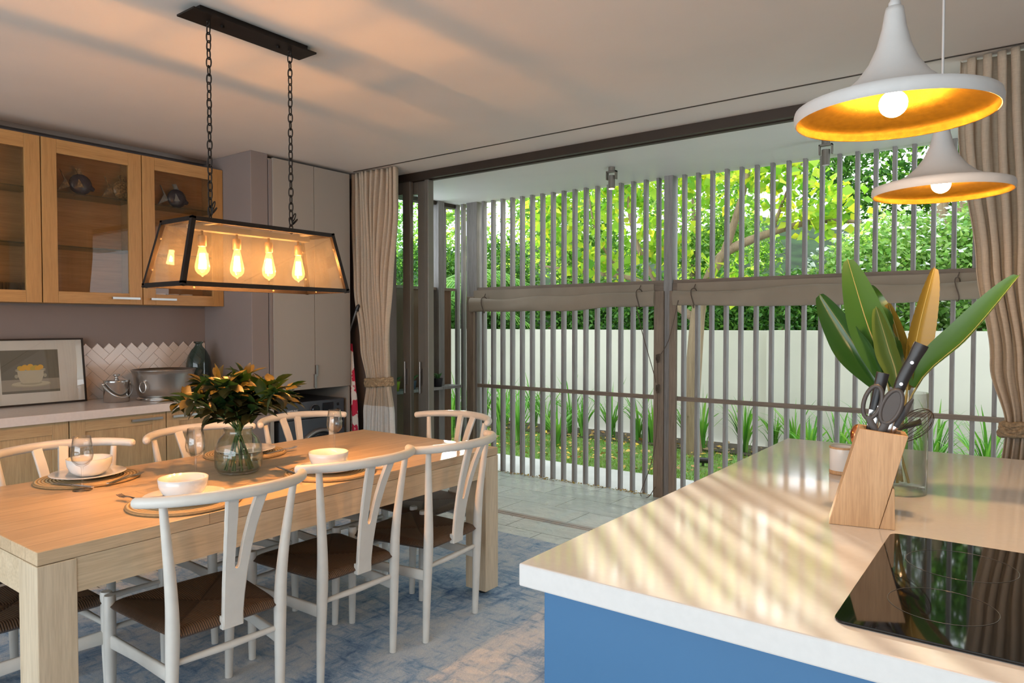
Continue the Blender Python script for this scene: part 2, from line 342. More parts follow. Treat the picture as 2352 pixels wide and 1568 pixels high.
    def grid(s, fn, nu, nv, mi=0):
        vs = [fn(i / nu, j / nv) for j in range(nv + 1) for i in range(nu + 1)]; w = nu + 1
        mf = mi if callable(mi) else (lambda u, v: mi)
        for j in range(nv):
            for i in range(nu): pass
        o = len(s.v); s.v += [tuple(p) for p in vs]
        for j in range(nv):
            for i in range(nu):
                s.f.append((o + j * w + i, o + j * w + i + 1, o + (j + 1) * w + i + 1, o + (j + 1) * w + i)); s.mi.append(mf((i + .5) / nu, (j + .5) / nv)); s.sm.append(True)
        return s
    def xf(s, mt, start=0):
        s.v[start:] = [tuple(mt @ Vector(p)) for p in s.v[start:]]; return s
    def build(s, name, mats, parent=None, loc=(0, 0, 0), rot=(0, 0, 0), bev=0, solid=0, label=None):
        me = bpy.data.meshes.new(name); me.from_pydata(s.v, [], s.f)
        mats = mats if isinstance(mats, (list, tuple)) else [mats]
        for m in mats: me.materials.append(M[m] if isinstance(m, str) else m)
        if len(mats) > 1: me.polygons.foreach_set('material_index', s.mi)
        me.polygons.foreach_set('use_smooth', s.sm); me.update()
        o = bpy.data.objects.new(name, me); col.objects.link(o); o.location = loc; o.rotation_euler = rot
        if parent is not None: o.parent = parent
        if bev:
            b = o.modifiers.new('bevel', 'BEVEL'); b.width = bev; b.segments = 2; b.limit_method = 'ANGLE'; b.angle_limit = math.radians(40)
        if solid:
            b = o.modifiers.new('solid', 'SOLIDIFY'); b.thickness = solid; b.offset = 0
        if label: o['label'] = label
        return o
def tag(o, label, cat, group=None, kind=None):
    o['label'] = label; o['category'] = cat
    if group: o['group'] = group
    if kind: o['kind'] = kind
    return o
def thing(name, label, cat, loc=(0, 0, 0), rotz=0, group=None):
    o = bpy.data.objects.new(name, None); col.objects.link(o); o.location = loc; o.rotation_euler = (0, 0, rotz)
    o.empty_display_size = .1
    return tag(o, label, cat, group)
def struct(o, label=None):
    o['kind'] = 'structure'
    if label: o['label'] = label
    return o
def dup(root, loc, rotz, label=None, group=None):
    r = root.copy(); col.objects.link(r); r.location = loc; r.rotation_euler = (0, 0, rotz)
    if label: r['label'] = label
    if group: r['group'] = group
    for ch in list(root.children):
        c = ch.copy(); col.objects.link(c); c.parent = r
        for g in list(ch.children):
            d = g.copy(); col.objects.link(d); d.parent = c
    return r
def lamp(name, loc, w, c, r, parent=None):
    d = bpy.data.lights.new(name, 'POINT'); d.energy = w; d.color = c; d.shadow_soft_size = r
    o = bpy.data.objects.new(name, d); col.objects.link(o); o.location = loc
    if parent: o.parent = parent
    return o
def leafcloud(pts, size, seed=0, aspect=.55, up=.3, fold=.25, vary=.35):
    rg = np.random.default_rng(seed); n = len(pts); pts = np.asarray(pts, float)
    nrm = rg.normal(size=(n, 3)); nrm[:, 2] = np.abs(nrm[:, 2]) + up; nrm /= np.linalg.norm(nrm, axis=1, keepdims=True)
    d = rg.normal(size=(n, 3)); d[:, 2] -= .25; d -= nrm * (d * nrm).sum(1, keepdims=True); d /= np.linalg.norm(d, axis=1, keepdims=True)
    w = np.cross(nrm, d); L = size * (1 + vary * rg.uniform(-1, 1, n))[:, None]
    W = L * aspect * .5
    v0 = pts; v1 = pts + d * L * .42 + w * W + nrm * L * fold * .4; v2 = pts + d * L; v3 = pts + d * L * .42 - w * W + nrm * L * fold * .4
    V = np.stack([v0, v1, v2, v3], 1).reshape(-1, 3)
    b = np.arange(n)[:, None] * 4
    F = np.concatenate([b + np.array([[0, 1, 2]]), b + np.array([[0, 2, 3]])], 1).reshape(-1, 3)
    return V, F
def npmesh(name, V, F, mat, parent=None, loc=(0, 0, 0), mats=None, mi=None):
    me = bpy.data.meshes.new(name); V = np.asarray(V, np.float32); F = np.asarray(F, np.int32)
    me.vertices.add(len(V)); me.vertices.foreach_set('co', V.ravel())
    k = F.shape[1]; me.loops.add(F.size); me.loops.foreach_set('vertex_index', F.ravel())
    me.polygons.add(len(F)); me.polygons.foreach_set('loop_start', np.arange(len(F), dtype=np.int32) * k)
    for m in (mats or [mat]): me.materials.append(M[m])
    if mi is not None: me.polygons.foreach_set('material_index', np.asarray(mi, np.int32))
    me.update(calc_edges=True); me.validate()
    o = bpy.data.objects.new(name, me); col.objects.link(o); o.location = loc
    if parent is not None: o.parent = parent
    return o
def smooth_path(pts, n=6):
    # Catmull-Rom through pts
    P = [Vector(p) for p in pts]; out = []
    for i in range(len(P) - 1):
        p0 = P[max(i - 1, 0)]; p1 = P[i]; p2 = P[i + 1]; p3 = P[min(i + 2, len(P) - 1)]
        for k in range(n):
            t = k / n; out.append(.5 * ((2 * p1) + (p2 - p0) * t + (2 * p0 - 5 * p1 + 4 * p2 - p3) * t * t + (3 * p1 - p0 - 3 * p2 + p3) * t ** 3))
    out.append(P[-1]); return out

# ================================================================== ROOM
XW, YP, YD, YS, ZC = -5.08, 2.92, 4.21, 5.44, 2.66
struct(G().box(-5.3, 3.2, -3.2, 5.42, -.12, 0).build('floor', 'slate'), 'grey green slate tiled floor running out to the patio')
g = G(); g.box(-5.3, 3.2, -3.2, 3.82, ZC, 2.9); g.box(-5.3, 3.2, 3.845, 4.15, ZC, 2.9); g.box(-5.3, 3.2, 3.82, 3.845, ZC + .001, 2.9)
struct(g.build('ceiling', 'ceiling'), 'off white painted ceiling over the dining room')
struct(G().box(-4.85, 3.2, 4.262, 5.52, 2.637, 2.9).build('ceiling', 'soffit'), 'pale green white soffit over the patio')
struct(G().box(-5.3, XW, -3.2, 4.15, 0, ZC).build('wall_left', 'wall'), 'mauve grey kitchen wall')
struct(G().box(XW, -4.46, YP, 3.058, 0, ZC).build('wall_pier', 'wall', bev=.004), 'mauve grey pier beside the laundry cupboard')
struct(G().box(XW, -4.27, 4.0, 4.15, 0, ZC).build('wall_back', 'wall'), 'dark mauve wall end behind the left curtain')
struct(G().box(.66, 2.75, 3.98, 4.15, 0, ZC).build('wall_front', 'ceiling'), 'plain wall right of the sliding doors')
struct(G().box(2.6, 2.75, -3.2, 4.15, 0, ZC).build('wall_right', 'wall'))
struct(G().box(-5.3, 2.75, -3.35, -3.2, 0, ZC).build('wall_rear', 'wall'))
g = G(); g.box(XW, XW + .05, -3.2, YP, 2.632, 2.66)
struct(g.build('trim_1', 'handle'), 'thin grey ceiling trim above the wall cabinets')
g = G(); g.box(-4.3, 3.2, 4.15, 4.19, 2.60, 2.9); g.box(-4.3, 3.2, 4.19, 4.225, 2.63, 2.9); g.box(-4.3, 3.2, 4.225, 4.262, 2.60, 2.9)
struct(g.build('trim_2', 'track'), 'dark bronze sliding door head track')
struct(G().box(-4.43, 3.2, 3.828, 3.838, ZC - .003, ZC + .0005).build('trim_5', 'track'), 'thin dark strip standing in for the shaded curtain track groove in the ceiling')  # dark strip imitates the shade inside the narrow ceiling groove
g = G(); g.box(-4.3, 3.2, 4.20, 4.215, 0, .006); g.box(-4.3, 3.2, 4.235, 4.27, 0, .006); g.box(-4.3, 3.2, 4.215, 4.235, 0, .002)
struct(g.build('trim_3', 'concrete'), 'pale door track strip in the floor')
# stacked sliding glass door leaves
def door_leaf(n, x0, x1, y, label):
    d = G(); d.box(x0, x0 + .085, y - .02, y + .02, .01, 2.6); d.box(x1 - .085, x1, y - .02, y + .02, .01, 2.6)
    d.box(x0 + .085, x1 - .085, y - .02, y + .02, .01, .11); d.box(x0 + .085, x1 - .085, y - .02, y + .02, 2.50, 2.6)
    o = struct(d.build(n, 'alu', bev=.003), label)
    G().box(x0 + .085, x1 - .085, y - .004, y + .004, .11, 2.50).build('glass_pane', 'glass_door', o)
    h = G(); h.box(x1 - .055, x1 - .03, y - .026, y - .02, .93, 1.06, 0); h.tube([(x1 - .043, y - .045, .86), (x1 - .043, y - .045, 1.12)], .006, 8); h.build('handle', 'handle', o, label='steel door pull')
    return o
door_leaf('door_1', -5.06, -4.125, 4.185, 'inner sliding glass door leaf parked at the left')
door_leaf('door_2', -5.02, -4.0, 4.235, 'outer sliding glass door leaf parked at the left')
g = G(); g.box(-3.985, -3.945, 4.19, 4.255, 0, 2.6); struct(g.build('trim_4', 'alu', bev=.003), 'bronze edge post of the sliding doors')

# rug
g = G(); g.box(-4.02, -.95, -.4, 3.80, 0, .009)
tag(g.build('area_rug', 'rug'), 'faded blue and grey patterned rug under the dining table', 'rug')

# ================================================================== KITCHEN WALL
XF = -4.81
def glass_cab(y0, y1, handle_side, label, shade):
    t = thing('wall_cabinet', label, 'cabinet', (XW, y0, 1.56), 0, 'oak wall cabinets')
    w = y1 - y0; D = XF - XW - .022; H = 1.0
    b = G(); b.box(.001, .012, 0, w, 0, H); b.box(.012, D, 0, .018, 0, H); b.box(.012, D, w - .018, w, 0, H); b.box(.012, D, .018, w - .018, 0, .02); b.box(.012, D, .018, w - .018, H - .02, H)
    b.build('carcass', 'oak_in', t)
    for z in (.355, .69):
        G().box(.014, D - .02, .02, w - .02, z - .004, z + .004).build('shelf', 'glass_shelf', t)
    s = .085; x0, x1 = D + .002, D + .022; gp = .0015
    d = G(); d.box(x0, x1, gp, s, 0, H); d.box(x0, x1, w - s, w - gp, 0, H)
    d.box(x0, x1, s, w - s, 0, .072, 1); d.box(x0, x1, s, w - s, H - .085, H, 1)
    dr = d.build('door', ['oak', 'oak_h'], t, bev=.002)
    G().box(x0 + .008, x0 + .012, s - .01, w - s + .01, .062, H - .075).build('glass_pane', 'glass_pane', dr, label='clear glass door pane')
    if handle_side:
        hy0, hy1 = (w - .205, w - .03) if handle_side == 'r' else (.04, .215)
        h = G(); h.box(x1 + .022, x1 + .030, hy0, hy1, .032, .046); h.box(x1, x1 + .024, hy0 + .008, hy0 + .018, .034, .044); h.box(x1, x1 + .024, hy1 - .018, hy1 - .008, .034, .044)
        h.build('handle', 'handle', dr, label='flat satin nickel bar handle')
    return t
glass_cab(1.135, 1.732, 'l', 'oak glass door wall cabinet at the left edge holding tumblers', 0)
glass_cab(1.735, 2.329, 'r', 'middle oak wall cabinet with two fish behind glass', 0)
glass_cab(2.332, YP - .002, 'l', 'oak glass door wall cabinet with white cups beside the mauve pier', 0)
def shaker(y0, y1, hside, label):
    t = thing('base_cabinet', label, 'cabinet', (XW, y0, 0), 0, 'oak base cabinets'); w = y1 - y0; D = .62
    b = G(); b.box(.002, D - .022, .002, w - .002, .1, .872); b.build('carcass', 'oak_in', t)
    G().box(.05, D - .08, .002, w - .002, 0, .1).build('plinth', 'black_plastic', t)
    s = .085; x0, x1 = D - .02, D; gp = .002
    d = G(); d.box(x0, x1, gp, s, .105, .870); d.box(x0, x1, w - s, w - gp, .105, .870); d.box(x0, x1, s, w - s, .105, .19, 1); d.box(x0, x1, s, w - s, .80, .870, 1)
    d.box(x0, x1 - .009, s, w - s, .19, .80); dr = d.build('door', ['oak_b', 'oak_bh'], t, bev=.0015)
    hy0, hy1 = (w - .225, w - .035) if hside == 'r' else (.03, .22)
    h = G(); h.box(x1 + .022, x1 + .030, hy0, hy1, .829, .843); h.box(x1, x1 + .024, hy0 + .008, hy0 + .018, .831, .841); h.box(x1, x1 + .024, hy1 - .018, hy1 - .008, .831, .841)
    h.build('handle', 'handle', dr, label='flat satin nickel bar handle')
shaker(1.135, 1.730, 'l', 'oak base cabinet at the left edge below the framed print')
shaker(1.732, 2.296, 'r', 'oak base cabinet below the lidded ice bucket')
shaker(2.298, YP - .004, 'l', 'oak base cabinet below the wide wine tub, next to the pier')
tag(G().box(XW + .001, -4.42, -.8, YP - .002, .874, .925).build('worktop', 'quartz2', bev=.003), 'pale quartz worktop along the kitchen wall', 'worktop')
# herringbone splashback
def herringbone():
    w = .053; tiles = G(); back = G(); q = math.sqrt(.5)
    def rot(a, b): return (a - b) * q, (a + b) * q   # along y, along z
    y_org, z_org, zl = 2.9, .925, 1.318
    N = int((zl - z_org) / (w * q)) - 0
    cells = {}
    for i in range(-30, 45):
        for j in range(-30, 45):
            if not (-2 < i + j <= N - 2): continue
            t = (i - j) % 6
            key = ('h', i - t, j) if t < 3 else ('v', i, j - (5 - t))
            cells.setdefault(key, []).append((i, j))
    def clip(poly):
        for (ax, lim, sgn) in ((0, YP - .004, 1), (0, 1.0, -1), (1, .926, -1)):
            out = []
            for k in range(len(poly)):
                a, b = poly[k - 1], poly[k]; ina = sgn * (a[ax] - lim) <= 0; inb = sgn * (b[ax] - lim) <= 0
                if ina != inb:
                    s_ = (lim - a[ax]) / (b[ax] - a[ax]); out.append((a[0] + (b[0] - a[0]) * s_, a[1] + (b[1] - a[1]) * s_))
                if inb: out.append(b)
            poly = out
            if len(poly) < 3: return None
        return poly
    for key, cs in cells.items():
        i0, i1 = min(c[0] for c in cs), max(c[0] for c in cs) + 1; j0, j1 = min(c[1] for c in cs), max(c[1] for c in cs) + 1
        e = .0013
        pts = [rot(a * w, b * w) for a, b in ((i0, j0), (i1, j0), (i1, j1), (i0, j1))]
        pb = clip([(y_org + y, z_org + z) for y, z in pts])
        if pb: back.prism(pb, 'x', XW + .001, XW + .005)
        pts = [rot(a, b) for a, b in ((i0 * w + e, j0 * w + e), (i1 * w - e, j0 * w + e), (i1 * w - e, j1 * w - e), (i0 * w + e, j1 * w - e))]
        pt = clip([(y_org + y, z_org + z) for y, z in pts])
        if pt: tiles.prism(pt, 'x', XW + .003, XW + .009)
    t = thing('splashback', 'cream herringbone tiled splashback with a zigzag top edge', 'tiles', (0, 0, 0))
    tiles.build('tiles', 'tile', t); back.build('grout', 'grout', t)
herringbone()
# framed print leaning on the splashback
def picture():
    W, H = .61, .415
    t = thing('framed_print', 'black framed print of yellow fruit in a bowl leaning on the splashback', 'picture', (-4.985, 1.432, .926)); t.rotation_euler = (0, math.radians(-7.5), 0)
    f = .010
    fr = G(); fr.box(-.012, .010, 0, W, 0, f); fr.box(-.012, .010, 0, W, H - f, H); fr.box(-.012, .010, 0, f, f, H - f); fr.box(-.012, .010, W - f, W, f, H - f); fr.box(-.012, -.006, f, W - f, f, H - f)
    fr.build('frame', 'black_metal', t)
    G().box(-.006, .001, f, W - f, f, H - f).build('mount', M['mountcard'], t)
    p = G(); y0, y1, z0, z1 = .142, .458, .078, .345; x = .0015
    p.add([(x, y0, z0 + .085), (x, y1, z0 + .085), (x, y1, z1), (x, y0, z1)], [(0, 1, 2, 3)], 0)
    p.add([(x, y0, z0), (x, y1, z0), (x, y1, z0 + .085), (x, y0, z0 + .085)], [(0, 1, 2, 3)], 1)
    p.add([(x + .0001, y0, z0), (x + .0001, y1, z0), (x + .0001, y1, z0 + .015), (x + .0001, y0, z0 + .015)], [(0, 1, 2, 3)], 4)
    def poly(pts, mi, dx): p.add([(x + dx, .300 + a, .165 + b) for a, b in pts], [tuple(range(len(pts)))], mi)
    poly([(.110 * math.cos(k * PI / 12), -.036 + .016 * math.sin(k * PI / 12)) for k in range(24)], 5, .0002)
    poly([(.105 * math.cos(k * PI / 12), -.030 + .016 * math.sin(k * PI / 12)) for k in range(24)], 2, .0003)
    poly([(.060 * math.cos(k * PI / 12), -.026 + .012 * math.sin(k * PI / 12)) for k in range(24)], 5, .0004)
    poly([(-.072, .052), (-.070, .02), (-.06, -.01), (-.045, -.026), (.045, -.026), (.06, -.01), (.070, .02), (.072, .052)], 2, .0005)
    for sx in (-1, 1): poly([(sx * .078 + .010 * math.cos(k * PI / 6), .018 + .012 * math.sin(k * PI / 6)) for k in range(12)], 5, .00045)
    poly([(.084 * math.cos(k * PI / 12), .058 + .010 * math.sin(k * PI / 12)) for k in range(24)], 5, .0006)
    for k, (a, b) in enumerate([(-.055, .068), (-.03, .074), (.0, .078), (.028, .07), (.055, .072), (-.012, .066), (.014, .064), (.04, .064), (-.045, .062)]):
        poly([(a + .017 * math.cos(q * PI / 6), b + .015 * math.sin(q * PI / 6)) for q in range(12)], 3 if k % 3 else 6, .0007 + k * .00005)
    poly([(.084 * math.cos(k * PI / 12), .052 + .010 * math.sin(k * PI / 12)) for k in range(12, 25)], 2, .0013)
    p.build('print', [M['pr_bg'], M['pr_table'], M['pr_bowl'], M['pr_fruit'], M['pr_dark'], M['pr_bowl2'], M['pr_fruit2']], t)
    G().box(.0045, .0065, f, W - f, f, H - f).build('glass_pane', 'glass', t)
for k, c in dict(mountcard=(.74, .70, .66), pr_bg=(.17, .15, .115), pr_table=(.36, .31, .25), pr_bowl=(.56, .50, .37), pr_bowl2=(.42, .37, .27), pr_fruit=(.80, .42, .03), pr_fruit2=(.62, .42, .04), pr_dark=(.16, .14, .11)).items(): M[k] = plain(k, c, .8, var=.03)
picture()
def ice_bucket():
    t = thing('ice_bucket', 'small steel ice bucket with a lid and carrying handle', 'bucket', (-4.79, 2.143, .926))
    G().lathe([(0, 0), (.073, 0), (.076, .004), (.076, .128), (.078, .132), (.074, .134), (.0, .134)], 36).build('body', 'steel', t)
    G().lathe([(.077, .135), (.077, .139), (.06, .143), (.02, .148), (.008, .152), (.008, .160), (.020, .170), (.022, .175), (.016, .178), (0, .178)], 32).build('lid', 'steel', t)
    g = G(); P = [(.0 + .02 * math.sin(PI * k / 16), 0 - .086 * math.cos(PI * k / 16), .115 - .085 * math.sin(PI * k / 16)) for k in range(17)]
    P = [(p[0] + .078 * math.sin(PI * k / 16), p[1], p[2]) for k, p in enumerate(P)]
    g.ribbon(P, .006, .002, (.4, 0, 1)); g.ball((0, -.083, .115), .009); g.ball((0, .083, .115), .009)
    g.build('handle', 'steel_r', t)
ice_bucket()
def wine_tub():
    t = thing('wine_tub', 'wide flared steel wine tub with ring handles', 'tub', (-4.735, 2.425, .926))
    G().lathe([(0, .024), (.150, .024), (.158, .03), (.172, .08), (.190, .17), (.200, .196), (.203, .198), (.198, .199), (.186, .165), (.168, .08), (.152, .036), (0, .034)], 44).build('bowl', 'steel_r', t)
    G().lathe([(0, 0), (.165, 0), (.168, .006), (.158, .014), (.150, .024), (0, .024)], 44).build('foot', 'steel', t)
    for a in (-1.15, 2.0):
        g = G(); c, s_ = math.cos(a), math.sin(a); q = Vector((c * .184, s_ * .184, .125))
        g.ball(q, .011); tdir = Vector((-s_, c, 0)); o = Vector((c, s_, 0)) * .012
        g.tube([q + o + tdir * .024 * math.sin(2 * PI * k / 20) + Vector((c * .01, s_ * .01, 0)) * 0 + Vector((0, 0, -.034 + .034 * math.cos(2 * PI * k / 20))) for k in range(20)], .0045, 8, closed=True)
        g.build('ring_handle', 'steel', t)
wine_tub()
def teal_bottle():
    t = thing('glass_bottle', 'tall teal glass bottle in the corner beside the pier', 'bottle', (-4.885, 2.76, .926))
    prof = [(0, .004), (.070, .0), (.080, .012), (.084, .06), (.086, .17), (.085, .22), (.074, .27), (.052, .312), (.030, .338), (.024, .350), (.024, .362), (.032, .366), (.034, .371), (.031, .376), (.020, .376)]
    G().lathe(prof, 36).build('glass_body', 'teal', t)
teal_bottle()
t = thing('wall_socket', 'white double wall socket on the pier side above the worktop', 'socket', (-4.672, YP, 1.006))
G().box(-.064, .064, -.012, -.001, -.06, .06).build('plate', 'white_plastic', t, bev=.003)
G().box(-.028, .028, -.016, -.012, -.012, .035).build('switch', 'white_plastic', t, bev=.002)
g = G(); g.tube(smooth_path([(-.05, -.02, -.02), (-.09, -.03, .005), (-.125, -.05, -.03), (-.14, -.06, -.078)], 6), .003, 6); g.build('cable', 'black_plastic', t)
# fish ornaments, cups, tumblers inside the wall cabinets
def fish(loc, rz, label, mt):
    t = thing('fish_ornament', label, 'ornament', loc, rz, 'fish ornaments behind glass')
    g = G(); g.ball((.0, .02, .075), .07, 16, 11, sc=(.35, 1.0, .95)); g.tube([(0, .075, .06), (0, .10, .05)], [.022, .012], 8); g.build('body', mt[0], t)
    g = G(); g.prism([(-.045, .055), (-.10, .155), (-.075, .09), (-.115, .02), (-.06, .045)], 'x', -.006, .006); g.build('tail', mt[1], t)
    g = G(); g.prism([(.005, .135), (-.012, .172), (.012, .178), (.035, .135)], 'x', -.005, .005); g.build('fin', mt[1], t)
    g = G(); g.prism([(-.012, .05), (.03, .055), (.0, .105)], 'x', .020, .026); g.build('side_panel', mt[1], t)
    g = G(); g.box(-.02, .02, -.02, .05, 0, .008); g.build('base', mt[0], t)
M['fishdark'] = plain('dark mosaic glaze', (.035, .03, .05), .25, var=.5, scale=60); M['fishgold'] = plain('speckled bronze glaze', (.22, .14, .06), .3, var=.7, scale=90); M['fishgrey'] = plain('silver grey glaze', (.20, .22, .24), .35, var=.3, scale=60)
fish((-4.95, 1.99, 2.2545), 0, 'dark mosaic fish ornament at the left of the middle cabinet shelf', ('fishdark', 'fishgold'))
fish((-4.95, 2.255, 2.2545), 0, 'speckled bronze fish ornament at the right of the middle cabinet shelf', ('fishgold', 'fishgold'))
fish((-4.95, 2.625, 2.2545), 0, 'dark fish ornament with grey tail in the wall cabinet beside the pier', ('fishdark', 'fishgrey'))
def cup():
    t = thing('tea_cup', 'leftmost white cup on the cabinet floor, below the fish with a grey tail', 'cup', (-4.93, 2.50, 1.581), 0, 'white cups in the wall cabinet')
    G().lathe([(0, .003), (.022, 0), (.026, .004), (.036, .03), (.043, .062), (.041, .062), (.034, .03), (.022, .008), (0, .007)], 24).build('bowl', 'white_cer', t)
    g = G(); g.tube([(0, .038 + .02 * math.sin(PI * k / 10), .05 - .034 * k / 10) for k in range(11)], .004, 8); g.build('handle', 'white_cer', t); return t
c0 = cup()
for y, l in ((2.597, 'middle white cup of three on the wall cabinet floor'), (2.697, 'white cup nearest the pier on the wall cabinet floor')): dup(c0, (-4.93, y, 1.581), .3 * (y - 2.6), l)
def tumbler(loc, label=None):
    t = thing('tumbler', label or 'clear glass tumbler on the floor of the left wall cabinet', 'glass', loc, 0, 'tumblers in the left wall cabinet')
    G().lathe([(0, .004), (.026, 0), (.029, .004), (.034, .10), (.032, .10), (.027, .012), (0, .010)], 20).build('glass_body', 'glass', t); return t
t0 = tumbler((-4.93, 1.46, 1.581))
for y, x in ((1.535, -4.93), (1.61, -4.93), (1.685, -4.92), (1.50, -5.0), (1.575, -5.0), (1.65, -5.0)): dup(t0, (x, y, 1.581), 0)

# ================================================================== LAUNDRY
def laundry():
    x1 = -4.44
    t = thing('tall_cabinet', 'tall greige two door cupboard above the washing machine', 'cabinet', (0, 0, 0))
    G().box(XW + .002, x1 - .024, 3.062, 3.80, .93, 2.63).build('carcass', 'greige', t)
    G().box(XW + .002, x1 - .012, 3.062, 3.088, 0, .928).build('side_panel', 'greige', t)
    G().box(XW + .002, x1 - .012, 3.782, 3.80, 0, .928).build('side_panel', 'greige', t)
    for y0, y1 in ((3.088, 3.448), (3.452, 3.80)):
        d = G().box(x1 - .022, x1, y0, y1, .932, 2.635).build('door', 'greige', t, bev=.002)
        yy = y1 - .006 if y0 < 3.2 else y0 + .004
        zz = (.94, 1.045) if y0 < 3.2 else (1.03, 1.115)
        G().box(x1, x1 + .016, yy - .006, yy + .010, *zz).build('handle', 'handle', d, bev=.001, label='slim satin edge pull')
    G().box(x1 - .05, x1 - .012, 3.062, 3.086, .93, 2.62).build('filler_strip', 'wall', t)
laundry()
def washer():
    t = thing('washing_machine', 'dark graphite front loading washing machine below the greige cupboard', 'washing machine', (-4.462, 3.445, 0))
    W = .615 / 2; H = .835
    G().box(-.57, -.0, -W, W, .02, .70).build('body', 'washer', t, bev=.006)
    G().box(-.57, -.002, -W, W, .835 - .132, H).build('control_panel', 'washer', t, bev=.008)
    G().box(-.002, .002, -W + .012, -.062, .835 - .118, H - .012).build('detergent_drawer', 'washer', t, bev=.002)
    k = G(); k.rings([[(x, .012 + r * math.cos(2 * PI * i / 28), .77 + r * math.sin(2 * PI * i / 28)) for i in range(28)] for r, x in ((.036, -.001), (.036, .022), (.030, .028))]); k.build('dial', 'washer_dark', t)
    k = G(); k.rings([[(x, .012 + r * math.cos(2 * PI * i / 28), .77 + r * math.sin(2 * PI * i / 28)) for i in range(28)] for r, x in ((.039, -.001), (.039, .006))]); k.build('dial_ring', 'washer_grey', t)
    G().box(-.001, .003, .09, .195, .745, .812).build('display', 'washer_dark', t, bev=.002)
    G().box(-.001, .0035, .095, .195, .728, .740).build('start_bar', 'lettering', t, label='bright strip below the display')
    for i in range(2):
        G().box(-.001, .002, .23, .25, .735 + .045 * i, .757 + .045 * i).build('button', 'washer_dark', t)
    for r0, r1, x0, x1, mt, nm in ((.232, .205, -.001, .03, 'washer_grey', 'door_ring'), (.207, .165, .0, .022, 'washer_dark', 'door_rim')):
        g = G(); cy, cz = .06, .39
        g.rings([[(x, cy + r * math.cos(2 * PI * i / 48), cz + r * math.sin(2 * PI * i / 48)) for i in range(48)] for r, x in ((r0, x0), (r0 * .985, x1), (r1, x1 + .006), (r1 * .98, x0))], caps=False)
        g.build(nm, mt, t)
    g = G(); g.rings([[(x, .06 + r * math.cos(2 * PI * i / 40), .39 + r * math.sin(2 * PI * i / 40)) for i in range(40)] for r, x in ((.168, .012), (.14, -.0 + .022), (.08, .034), (.01, .038))]); g.build('door_glass', 'washer_dark', t)
    G().box(-.001, .0015, .245, .293, .60, .68).build('energy_sticker', 'washer_dark', t)
    def word(s, size, loc, nm):
        c = bpy.data.curves.new(nm, 'FONT'); c.body = s; c.size = size; c.extrude = .0006; c.align_x = 'CENTER'
        tmp = bpy.data.objects.new('tmp', c); col.objects.link(tmp); bpy.context.view_layer.update()
        me = bpy.data.meshes.new_from_object(tmp.evaluated_get(bpy.context.evaluated_depsgraph_get())); bpy.data.objects.remove(tmp)
        me.materials.clear(); me.materials.append(M['lettering']); o = bpy.data.objects.new(nm, me); col.objects.link(o); o.parent = t; o.location = loc; o.rotation_euler = (PI / 2, 0, PI / 2)
    word('SAMSUNG', .021, (.0028, -.19, .768), 'lettering'); word('10', .03, (.0022, .269, .638), 'lettering')
washer()
# floral cloth hanging on the cupboard side, and a grey pole
g = G()
g.grid(lambda u, v: (-4.478 + .088 * u * min(1., .25 + 1.6 * (1 - v)) + .004 * math.sin(v * 8), 3.825 + .010 * math.sin(u * 8 + v * 2), .25 + 1.02 * v), 12, 26)
tag(g.build('apron', 'floral', solid=.004), 'white cloth with red flowers hanging beside the washing machine', 'apron')
g = G(); g.tube([(-5.0, 3.86, .02), (-4.56, 3.845, 1.28), (-4.405, 3.842, 1.555)], [.011, .011, .011], 10); g.tube([(-4.412, 3.842, 1.54), (-4.392, 3.842, 1.578), (-4.386, 3.842, 1.588)], [.017, .014, .004], 10, 1)
tag(g.build('broom_handle', ['handle', 'black_plastic']), 'grey pole with a black tip leaning behind the left curtain', 'pole')

# ================================================================== CURTAINS
def curtain(name, label, prof, y0, folds, seed, band, amp0, tie):
    rg = random.Random(seed); ph = [rg.uniform(-.6, .6) for _ in range(folds + 2)]; am = [rg.uniform(.7, 1.3) for _ in range(folds + 2)]
    zs = [p[0] for p in prof]
    def interp(z, k):
        for a, b in zip(prof[:-1], prof[1:]):
            if a[0] >= z >= b[0]:
                s = (a[0] - z) / (a[0] - b[0]); s = s * s * (3 - 2 * s) if k < 3 else s; return a[k] + (b[k] - a[k]) * s
        return prof[-1][k]
    ztop = zs[0]
    def fn(u, v):
        z = ztop * (1 - v) + .015 * v
        xl, xr, a = interp(z, 1), interp(z, 2), interp(z, 3)
        i = int(u * folds); w = u * folds * 2 * PI
        dr = (ztop - z)
        hd = max(0, 1 - dr / .13)
        s = math.sin(w + ph[i] * .35 * min(1, dr * 2)); s2 = s * (1 - hd) + (1 if s > 0 else -1) * abs(s) ** .4 * hd
        x = xl + (xr - xl) * (u + .010 * math.sin(w * 2 + 1 + z)) + .008 * math.sin(z * 5 + i)
        y = y0 + a * am[i] * s2 + .012 * math.sin(z * 3.1 + u * 7)
        return (x, y, z)
    t = thing(name, label, 'curtain', (0, 0, 0))
    g = G(); g.grid(fn, folds * 14, 90, (lambda u, v: 1 if (ztop * (1 - v) + .015 * v) < band else 0))
    g.build('cloth', ['linen', 'linen_w'], t, solid=.003)
    xc, zc, rx, ry = tie; n = 90; g = G()
    for k in range(3):
        P = []
        for i in range(n):
            a = 2 * PI * i / n; b = a * 9 + k * 2 * PI / 3
            P.append((xc + (rx + .009 * math.cos(b)) * math.cos(a), y0 + (ry + .009 * math.cos(b)) * math.sin(a), zc + .026 * math.sin(b * .5 + k) + .012 * math.cos(a)))
        g.tube(P, .014, 7, closed=True)
    for k in range(4): g.tube([(xc + (rx + .004) * math.cos(2 * PI * i / 60), y0 + (ry + .004) * math.sin(2 * PI * i / 60), zc - .024 + k * .016 + .012 * math.cos(2 * PI * i / 60)) for i in range(60)], .010, 7, closed=True)
    g.build('tieback', 'rope', t, label='braided jute tieback')
    return t
